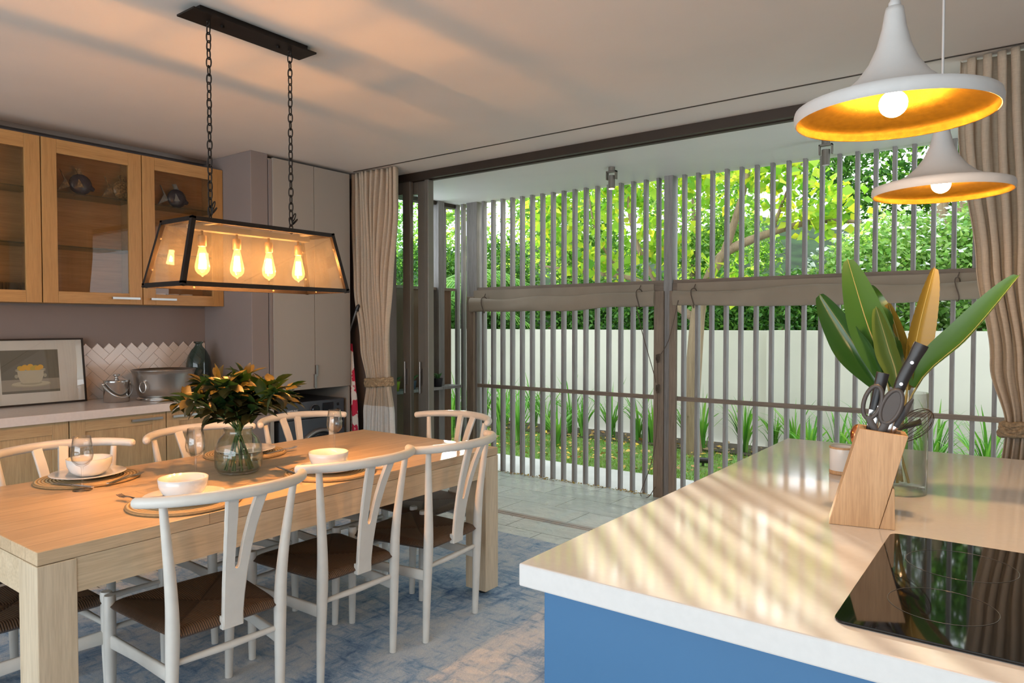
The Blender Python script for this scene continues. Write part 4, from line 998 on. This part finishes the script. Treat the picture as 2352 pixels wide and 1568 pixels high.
# tall vase of bird of paradise leaves
VX2, VY2 = -.335, 2.51
t = thing('cylinder_vase', 'tall clear glass cylinder vase behind the knife block', 'vase', (VX2, VY2, .9005))
G().lathe([(0, .022), (.074, .018), (.078, .0), (.080, .004), (.0815, .315), (.079, .315), (.077, .03), (0, .026)], 40).build('glass_body', 'glass', t)
def bigleaf(label, base, mid, tip, W, face, fold, mt, wave=0., crease=.00035):
    t = thing('strelitzia_leaf', label, 'leaf', (VX2, VY2, .9005), 0, 'bird of paradise leaves in the cylinder vase')
    b, m, e = Vector(base), Vector(mid), Vector(tip); P = smooth_path([b, m, m.lerp(e, .5) + Vector(face) * -.012, e], 26); n = len(P)
    g = G(); k0 = 26
    st = G(); st.tube([P[i] for i in range(0, n, 6)] + [P[-1]], [.0042 - .0036 * i / n for i in range(0, n, 6)] + [.0004], 7)
    vs = []; rows = n - k0; f = Vector(face)
    for i in range(k0, n):
        q = (i - k0) / (rows - 1); tg = (P[min(i + 1, n - 1)] - P[i - 1]).normalized(); w = tg.cross(f).normalized(); nn = w.cross(tg)
        ww = W * 1.35 * (math.sin(PI * min(1, (q * .93 + .045)) ** .85) ** .72) * (1 - .15 * q)
        if q > .97: ww *= .15
        for s in (-1, -.66, -.33, 0, .33, .66, 1):
            wv = wave * math.sin(q * 21 + s) * s * s + crease * math.sin(q * 125 - abs(s) * 4) * min(1, abs(s) * 2)
            vs.append(P[i] + w * s * ww * (1 - .15 * abs(s) * fold) - nn * (-(abs(s) ** 1.2) * ww * fold) * 1 + nn * wv)
    fs = []
    for r in range(rows - 1):
        for s in range(6): o = r * 7 + s; fs.append((o, o + 1, o + 8, o + 7))
    g.add(vs, fs, 0, True); g.build('blade', mt, t); st.build('midrib', 'midrib', t)
fc = (.35, -.93, .15)
bigleaf('tall dark green leaf, the highest in the cylinder vase', (.01, .01, .03), (-.030, -.02, .34), (-.150, -.03, .742), .050, (.45, -.88, .1), .12, 'strel')
bigleaf('leftmost folded green leaf with a yellow lit inner side', (.03, 0, .03), (-.055, .0, .33), (-.243, .01, .632), .050, (-.35, -.9, .3), .75, 'strel')
bigleaf('dark wavy leaf behind the tallest one', (.0, .02, .03), (-.01, .03, .33), (-.105, .05, .66), .052, (.2, -.95, .2), .25, 'strel', .006)
bigleaf('small half rolled olive leaf at the middle of the bunch', (.0, -.02, .03), (.0, -.03, .33), (-.063, -.04, .585), .030, (-.15, -.95, .05), .8, 'strel_g')
bigleaf('golden yellow leaf behind the knife handle', (-.02, .01, .03), (.018, .03, .32), (-.042, .05, .60), .042, (-.6, -.8, .1), .35, 'strel_y')
bigleaf('upright rolled yellow leaf right of the others', (-.03, .0, .03), (.02, .03, .33), (.085, .06, .71), .036, (.6, -.8, .1), .55, 'strel_y', 0., .0011)
bigleaf('long green leaf stretching far to the right', (-.04, 0, .03), (.045, 0, .33), (.305, -.02, .672), .046, (-.55, -.62, .56), .6, 'strel')

# ================================================================== SLATTED SCREEN
def screen(name, label, xs, x0, x1, frame):
    t = thing(name, label, 'screen', (0, YS, 0))
    for x in xs: G().box(x, x + .026, -.028, .028, -.02, 2.66).build('slat', 'slat', t, bev=.003)
    G().box(x0, x1, -.045, -.028, .805, .84).build('rail', 'rail_b', t)
    G().box(x0, x1, -.050, -.028, 1.70, 1.765).build('rail', 'rail_b', t); G().box(x0, x1, -.036, .036, 1.7655, 1.79).build('rail', 'rail_b', t)
    for a, b, c, d, m in frame: G().box(a, b, c, d, -.02 if m != 'short' else .05, 2.66 if m == 'slat' else 1.70).build('post', 'slat' if m == 'slat' else 'slat_b', t, bev=.004)
    return t
screen('slatted_screen', 'left bay of the slatted timber screen, under the first rolled blind', [-4.379 + .1162 * k for k in range(17)], -4.42, -2.44,
       [(-4.565, -4.43, -.04, .04, 'slat'), (-4.44 - .085, -4.44, -.085, -.046, 'b'), (-2.51, -2.425, -.085, -.046, 'b')])
screen('slatted_screen', 'right bay of the slatted timber screen, behind the island', [-2.295 + .1163 * k for k in range(27)], -2.36, .86,
       [(-2.436, -2.362, -.06, .05, 'slat'), (-2.375, -2.318, -.085, -.046, 'short')])
# side screen with planks
t = thing('side_screen', 'plank clad side screen with posts and a ledge left of the patio', 'screen', (-4.75, 0, 0))
G().box(-.05, -.02, 4.27, 5.40, 0, 1.765).build('cladding', 'plank', t); G().box(-.06, .03, 4.27, 5.41, 1.765, 1.79).build('cap_rail', 'slat_b', t)
G().box(-.02, .16, 4.27, 5.36, .795, .82).build('ledge', 'slat', t)
G().box(-.019, .06, 5.13, 5.215, -.02, 2.66).build('post', 'slat', t, bev=.004)
for y in (5.30,): G().box(-.05, -.02, y, y + .03, 1.79, 2.66).build('slat', 'slat', t)
for x in (.02, .10): G().box(x - .0, x + .030, 5.415, 5.465, -.02, 2.66).build('slat', 'slat', t)
G().box(-.06, .03, 4.27, 5.45, 2.60, 2.64).build('top_rail', 'track', t)
def pot(loc, r, h, label, mt, kind):
    t = thing('potted_plant', label, 'plant', loc, 0)
    G().lathe([(0, 0), (r * .78, 0), (r, h * .96), (r * 1.06, h), (r * .9, h), (r * .86, h * .85), (0, h * .85)], 24).build('pot', mt, t)
    g = G(); rg = random.Random(int(loc[1] * 100))
    for k in range(16):
        a = k * 2.4; l = h * rg.uniform(.5, 1.1); q = rg.uniform(.3, .95)
        b = Vector((0, 0, h * .85)); m = b + Vector((math.cos(a) * q * l * .5, math.sin(a) * q * l * .5, l * .55)); e = b + Vector((math.cos(a) * q * l, math.sin(a) * q * l, l * .8)); g.tube([b, m, e], [.004, .009, .001], 6)
    g.build('foliage', 'succ', t)
M['potlime'] = plain('lime plastic', (.42, .55, .02), .4); M['potdark'] = plain('dark pot', (.025, .025, .03), .5); M['potblue'] = plain('slate blue pot', (.06, .10, .16), .5)
pot((-4.66, 4.50, .8205), .05, .085, 'small plant in a lime green pot seen through the glass door', 'potlime', 0)
pot((-4.66, 4.72, .8205), .045, .08, 'small leafy plant in a blue pot between the door stiles', 'potblue', 0)
pot((-4.66, 4.93, .8205), .048, .085, 'small plant in a dark blue pot on the ledge', 'potblue', 0)
pot((-4.66, 5.08, .8205), .05, .08, 'succulent in a black pot beside the light post', 'potdark', 0)
# rolled canvas blinds
def blind(x0, x1, label, seed, z0, z1):
    t = thing('rolled_blind', label, 'blind', (0, YS - .095, 0)); rg = random.Random(seed); n = 48; rings = []
    for i in range(n + 1):
        q = i / n; x = x0 + (x1 - x0) * q; zc = z0 + (z1 - z0) * q + .006 * math.sin(q * 17 + seed) - .012 * math.sin(PI * q)
        hz = .066 + .007 * math.sin(q * 11 + seed * 2); hy = .026 + .006 * math.sin(q * 23)
        rings.append([(x, hy * math.cos(a) * (1 + .15 * math.sin(3 * a + q * 9)), zc + hz * math.sin(a) * (1 + .05 * math.sin(2 * a + q * 14))) for a in [2 * PI * k / 22 for k in range(22)]])
    g = G(); g.rings(rings); g.build('canvas_roll', 'canvas', t)
    g = G(); g.box(x0 + .02, x1 - .02, .030, .046, z0 + .02, 1.76); g.build('flap', 'canvas', t)
    for q in (.09, .93) if seed == 1 else (.055, .62):
        x = x0 + (x1 - x0) * q; zc = z0 + (z1 - z0) * q; g = G()
        g.tube([(x + .012 * math.sin(a * 2), .040 * math.cos(a), zc + .078 * math.sin(a)) for a in [2 * PI * k / 20 for k in range(20)]], .004, 6, closed=True); g.tube([(x, -.0, zc + .075), (x + .01, .01, zc + .11)], .004, 6); g.build('tie', 'string', t)
    if seed == 1:
        g = G(); g.tube(smooth_path([(-2.66, -.02, 1.60), (-2.60, -.01, 1.35), (-2.50, -.02, 1.05), (-2.475, -.02, .95)], 6), .0035, 6)
        g.tube(smooth_path([(-2.462, -.02, 1.15), (-2.452, -.03, .9), (-2.466, -.03, .5), (-2.52, -.025, .25), (-2.60, -.03, .02), (-2.52, -.06, .008), (-2.46, -.05, .1)], 8), .003, 6)
        for z in (1.15, .90):
            for k in range(5): g.tube([(-2.455 + .012 * math.cos(a + k), -.03 + .004 * k - .006, z + (.022 + .004 * k) * math.sin(a)) for a in [2 * PI * i / 14 for i in range(14)]], .0028, 5, closed=True)
        g.tube(smooth_path([(-2.28, -.03, 1.62), (-2.36, -.03, 1.3), (-2.455, -.03, 1.15)], 5), .003, 6)
        g.build('pull_cord', 'string', t)
blind(-4.47, -2.50, 'short taupe canvas blind rolled up on the left screen bay', 1, 1.612, 1.645)
blind(-2.335, .80, 'long taupe canvas blind rolled up on the right screen bay', 2, 1.635, 1.665)
def spot(x, y, lit, label):
    t = thing('spotlight', label, 'spotlight', (x, y, 2.636), 0, 'soffit spotlights')
    G().cyl((0, 0, -.03), .026, .029, 20).build('mount', 'alu', t)
    g = G(); g.box(-.042, .042, -.016, .016, -.040, -.030); g.box(-.042, -.034, -.016, .016, -.095, -.030); g.box(.034, .042, -.016, .016, -.095, -.030); g.build('bracket', 'alu', t)
    G().cyl((0, 0, -.165), .026, .10, 20).build('head', 'alu', t); G().cyl((0, 0, -.168), .020, .004, 20).build('lens', 'spot_lit' if lit else 'lettering', t)
spot(-2.62, 4.83, True, 'lit grey spotlight on the soffit above the left screen bay')
spot(-1.105, 4.95, False, 'unlit grey spotlight on the soffit behind the nearer pendant')

# ================================================================== GARDEN
RG = np.random.default_rng(11)
struct(G().box(-14, 6, 5.42, 6.22, -.14, -.02).build('floor', 'concrete'), 'pale concrete paving strip beyond the screen')
tag(G().box(-14, 6, 6.221, 7.749, -.2, -.03).build('lawn_ground', 'lawn'), 'lawn between the paving and the garden wall', 'lawn', kind='stuff')
n = 26000; pts = np.stack([RG.uniform(-8, 1.5, n), 6.2 + 1.75 * RG.random(n) ** 1.2, np.full(n, -.03)], 1)
ang = RG.uniform(0, 2 * PI, n); h = RG.uniform(.02, .05, n); w = .004
V = np.stack([pts + np.stack([np.cos(ang) * w, np.sin(ang) * w, 0 * ang], 1), pts - np.stack([np.cos(ang) * w, np.sin(ang) * w, 0 * ang], 1), pts + np.stack([RG.normal(0, .015, n), RG.normal(0, .015, n), h], 1)], 1).reshape(-1, 3)
tag(npmesh('grass', V, np.arange(3 * n).reshape(-1, 3), 'grass'), 'short green grass blades on the lawn', 'grass', kind='stuff')
n = 900; pts = np.stack([RG.uniform(-7, 1, n), RG.uniform(6.3, 8.2, n), RG.uniform(.0, .02, n)], 1)
V, F = leafcloud(pts, .06, 4, .7, 3.0, .3); tag(npmesh('leaf_litter', V, F, 'litter'), 'dry fallen leaves scattered over the lawn', 'leaves', kind='stuff')
n = 700; pts = np.stack([RG.uniform(-4.6, .6, n), RG.normal(5.39, .022, n), RG.uniform(.0, .008, n)], 1)
V, F = leafcloud(pts, .022, 6, .6, 1.5, .3); tag(npmesh('debris', V, F, 'litter'), 'dry debris along the foot of the slatted screen', 'debris', kind='stuff')
g = G(); g.box(-14, -2.5, 8.45, 8.65, -.1, 1.352); tag(g.build('garden_wall', 'gwall'), 'cream rendered garden wall left of the wall corner', 'wall')
g = G(); g.box(-2.498, 6, 8.38, 8.65, -.1, 1.356); tag(g.build('garden_wall', 'gwall'), 'cream rendered garden wall right of the wall corner', 'wall')
tag(G().box(-14, 6, 7.75, 8.379, -.1, -.01).build('flower_bed', 'soil'), 'dark soil bed along the foot of the garden wall', 'bed', kind='stuff')
t = thing('garden_light', 'black garden spotlight lying on the lawn', 'light', (-2.70, 6.95, 0), .2); g = G(); g.tube([(-.09, 0, .03), (.09, 0, .035)], .03, 12); g.build('housing', 'black_plastic', t); g = G(); g.cyl((0, 0, -.03), .012, .05, 8); g.build('stake', 'black_plastic', t)
# strappy clumps along the wall
def clump(x, y, h, n, seed):
    rg = random.Random(seed); g = G()
    for k in range(n):
        a = rg.uniform(0, 2 * PI); L = h * rg.uniform(.65, 1.15); q = rg.uniform(.15, .8); r0 = rg.uniform(0, .05); w = rg.uniform(.010, .017)
        d = Vector((math.cos(a), math.sin(a) * (.35 if math.sin(a) > 0 and y > 7.6 else 1), 0)); b = d * r0; s = Vector((-d.y, d.x, 0)); vs = []
        for i in range(6):
            f = i / 5; c = b + d * L * q * f * f + Vector((0, 0, L * (f - .45 * q * f * f * f))); ww = w * (1 - f ** 3) + .0008
            vs += [c + s * ww, c - s * ww]
        g.add(vs, [(2 * i, 2 * i + 1, 2 * i + 3, 2 * i + 2) for i in range(5)], 0, True)
    return tag(g.build('strap_leaf_plant', 'strap', None, (x, y, -.03)), 'clump of arching strap leaves along the foot of the cream garden wall', 'plant', 'strap leaf clumps along the garden wall')
k = 0
for x in np.arange(-7.6, 1.3, .33):
    near = -1.6 < x
    clump(float(x) + RG.uniform(-.08, .08), 7.95 + RG.uniform(-.15, .12), RG.uniform(.6, .85), 26, 100 + k); k += 1
for x, y, h in ((-5.0, 6.9, .72), (-5.5, 7.2, .8), (-4.55, 7.05, .62), (-6.0, 6.8, .8), (-1.75, 7.3, .62), (-1.25, 7.1, .7), (-.75, 7.2, .66), (-.3, 7.0, .72), (.2, 7.2, .7), (.7, 7.1, .7)):
    clump(x, y, h, 34, 200 + k); k += 1
# hillside and shrubs behind the wall
g = G(); g.grid(lambda u, v: (-16 + 24 * u, 8.65 + 6.5 * v, .9 + 2.6 * v ** 1.1 + .25 * math.sin(u * 31) * v), 30, 10); struct(g.build('hillside', 'hill'), 'dark overgrown bank rising behind the garden wall')
def blob(c, r, n, shell=.55):
    d = RG.normal(size=(n, 3)); d /= np.linalg.norm(d, axis=1, keepdims=True); q = (shell + (1 - shell) * RG.random((n, 1))) 
    return np.asarray(c) + d * q * np.asarray(r)
def shrub(name, label, cat, base, blobs, size, mt, aspect=.55, group=None, stem=True, extra=None, seed=0):
    t = thing(name, label, cat, base, 0, group); P = np.concatenate([blob(c, r, n) for c, r, n in blobs]); V, F = leafcloud(P, size, seed, aspect)
    npmesh('foliage', V, F, mt, t)
    if extra:
        P = np.concatenate([blob(c, r, n, .95) for c, r, n in extra[0]]); V, F = leafcloud(P, extra[1], seed + 1, .9, 1.5); npmesh('blossom', V, F, extra[2], t)
    if stem:
        g = G(); c = blobs[0][0]; g.tube([(0, 0, 0), (c[0] * .5 + .05, c[1] * .5, c[2] * .5), (c[0], c[1], c[2])], [.06, .05, .02], 7); g.build('stem', 'bark', t)
    return t
for i, x in enumerate((-9.2, -7.7, -6.2, -4.9, -3.7, -2.6)):
    shrub('hedge_shrub', 'dense dark green shrub growing just over the garden wall', 'shrub', (x, 9.36, 1.0), [((0, 0, .42), (.95, .55, .62), 3600), ((.3, .3, .75), (.7, .5, .45), 1500)] + ([((.2, .2, 1.25), (1.0, .5, .75), 3200)] if x < -7 else []), .085, 'hedge', .5, 'dark shrubs behind the garden wall', True, None, 20 + i)
for i, (x, y, z, l, m) in enumerate(((-1.55, 9.6, 1.25, 'pale green shrub with blue white blossom right of the dark shrubs', 'paleleaf'), (-.5, 9.7, 1.35, 'pale green shrub with blue white blossom left of the right curtain', 'paleleaf'), (.7, 9.7, 1.3, 'pale blossom shrub behind the right curtain', 'paleleaf'))):
    shrub('flowering_shrub', l, 'shrub', (x, y, z), [((0, 0, .55), (.85, .7, .85), 6500), ((.2, .3, 1.1), (.7, .6, .5), 2500)], .075, m, .6, 'pale flowering shrubs on the bank', True, [[((0, 0, .55), (.9, .74, .9), 420), ((.2, .2, 1.15), (.74, .64, .54), 240)], .07, 'flower'], 40 + i)
for i, (x, y, z, l) in enumerate(((-8.6, 10.4, 2.0, 'mid green tree high on the bank at the far left'), (-6.6, 10.6, 1.9, 'mid green tree on the bank left of the lime leaved tree'), (-4.4, 10.8, 1.9, 'mid green tree behind the lime leaved tree'))):
    shrub('bank_tree', l, 'tree', (x, y, z), [((0, 0, 1.6 if i else .5), (1.15, .9, 1.3 if i else .7), 5200 if i else 1500), ((.5, .2, .6 if i else .2), (.9, .8, .7 if i else .4), 2400 if i else 700)], .10, 'midleaf', .5, 'trees on the bank', True, None, 60 + i)
t = shrub('dark_tree', 'dark green tree with a leaning trunk above the pale shrubs', 'tree', (-1.2, 11.2, 1.8), [((-.3, 0, 2.0), (1.6, .8, 1.0), 7000), ((1.5, .2, 1.9), (1.4, .8, 1.1), 6000), ((.2, .3, 3.0), (2.2, .9, .7), 5000)], .11, 'hedge', .5, None, False, None, 80)
g = G(); g.tube(smooth_path([(-.2, -.4, -.4), (-.05, -.45, .4), (.2, -.4, 1.2), (.1, -.2, 2.2)], 5), [.16 - .006 * i for i in range(16)], 9); g.tube(smooth_path([(.0, -.4, .6), (.6, -.4, 1.3), (1.3, -.2, 2.0)], 5), [.09 - .005 * i for i in range(11)], 8); g.build('trunk', 'bark', t)
# lime leaved tree on the lawn
t = thing('lime_leaved_tree', 'slender tree with sunlit lime green leaves and bare branches on the lawn', 'tree', (-3.05, 7.5, -.03))
g = G()
g.tube(smooth_path([(0, .05, 0), (-.02, .02, .4), (.02, 0, .95), (.06, 0, 1.5), (.10, 0, 1.75)], 6), [.105 - .0014 * i for i in range(25)], 12)
def br(pts, r0, r1): P = smooth_path(pts, 6); g.tube(P, [r0 + (r1 - r0) * i / len(P) for i in range(len(P))], 8)
br([(.10, 0, 1.72), (.22, .0, 2.02), (.40, .0, 2.25), (.85, .05, 2.42), (1.25, .1, 2.5), (1.7, .0, 2.45)], .075, .015)
br([(.35, .0, 2.2), (.50, -.05, 2.6), (.62, -.05, 3.05), (.66, 0, 3.6)], .05, .015)
br([(.06, 0, 1.5), (-.35, .05, 1.75), (-.8, .1, 2.0), (-1.4, .1, 2.1), (-2.1, .05, 2.22)], .05, .010)
br([(-.35, .05, 1.78), (-.6, -.1, 2.3), (-.75, -.1, 2.9), (-.8, 0, 3.5)], .035, .012)
br([(-.9, .1, 2.02), (-1.2, .0, 2.5), (-1.3, -.05, 3.0)], .02, .008); br([(.85, .05, 2.42), (1.0, 0, 2.8), (1.25, -.1, 3.2)], .022, .006); br([(.08, 0, 1.62), (-.15, -.15, 1.95), (-.2, -.2, 2.5), (-.1, -.2, 3.2)], .035, .01)
g.build('trunk', 'bark', t)
bl = [((-1.7, 0, 2.75), (.75, .5, .6), 420), ((-.8, -.05, 3.0), (.7, .5, .6), 420), ((.05, 0, 3.15), (.7, .5, .5), 380), ((.9, 0, 3.0), (.7, .5, .5), 380), ((1.35, .05, 2.6), (.55, .4, .35), 230), ((-.3, 0, 2.35), (.6, .4, .4), 220), ((-1.2, 0, 2.2), (.7, .4, .35), 170), ((.35, 0, 1.95), (.4, .3, .25), 90), ((-1.9, .1, 3.3), (.7, .5, .5), 260)]
P = np.concatenate([blob(c, r, int(n * .8), .2) for c, r, n in bl]); V, F = leafcloud(P, .115, 90, .85, .1, .2); npmesh('foliage', V, F, 'limeleaf', t)
# palm at the left
t = thing('palm', 'palm with long arching green fronds beyond the side screen', 'palm', (-7.6, 7.6, -.05))
g = G(); g.tube([(0, 0, 0), (.05, 0, .8), (.0, 0, 1.75)], [.17, .15, .14], 12); g.build('trunk', 'bark', t)
rg = random.Random(9)
for k in range(15):
    a = -.9 + k * .30 + rg.uniform(-.1, .1) if k < 11 else rg.uniform(1.8, 5); L = rg.uniform(2.1, 3.0); up = rg.uniform(.35, 1.3)
    d = Vector((math.cos(a), math.sin(a), 0)); P = [Vector((0, 0, 1.75)) + d * L * f * (1 - .18 * f * up) + Vector((0, 0, L * (up * .75 * f - (.42 + .3 * up) * f * f))) for f in [i / 12 for i in range(13)]]
    g = G(); g.tube(P, [.020 - .0013 * i for i in range(13)], 6, 1); s = Vector((-d.y, d.x, 0))
    for i in range(2, 13):
        for j in range(3):
            q = P[i - 1].lerp(P[i], j / 3); tg = (P[i] - P[i - 1]).normalized()
            for sd in (-1, 1):
                ll = .42 * math.sin(PI * min(.98, (i + j / 3) / 13)) + .08; e = q + (s * sd * .75 + tg * .6 + Vector((0, 0, -.35))).normalized() * ll; w = tg * .011; m = q.lerp(e, .5) + Vector((0, 0, .03))
                g.add([q - w, q + w, m + w, m - w, e], [(0, 1, 2, 3), (3, 2, 4)], 0)
    g.build('frond', ['palm', 'palmstem'], t)
shrub('side_tree', 'leafy tree beyond the plank clad side screen', 'tree', (-8.6, 6.2, 0), [((0, 0, 2.3), (.8, 1.1, 1.0), 4200), ((-.2, .8, 3.3), (.9, 1.1, .8), 3600), ((.2, -.9, 1.7), (.7, .9, .7), 2400)], .10, 'midleaf', .5, None, True, None, 95)

shrub('tall_tree', 'tall leafy tree far left beyond the side screen, seen through the glass doors', 'tree', (-10.8, 8.6, 0), [((0, 0, 2.6), (1.3, 1.7, 1.5), 6000), ((.2, -.6, 4.2), (1.4, 1.8, 1.0), 5000)], .11, 'midleaf', .5, None, True, None, 97)
shrub('sparse_tree', 'thin airy tree with open crown above the palm', 'tree', (-9.4, 11.2, 1.9), [((0, 0, 1.9), (1.7, .7, 1.5), 900), ((-1.8, .4, 2.2), (1.3, .7, 1.5), 2600), ((1.9, .3, 2.2), (1.0, .6, 1.2), 1500)], .12, 'midleaf', .55, None, True, None, 98)
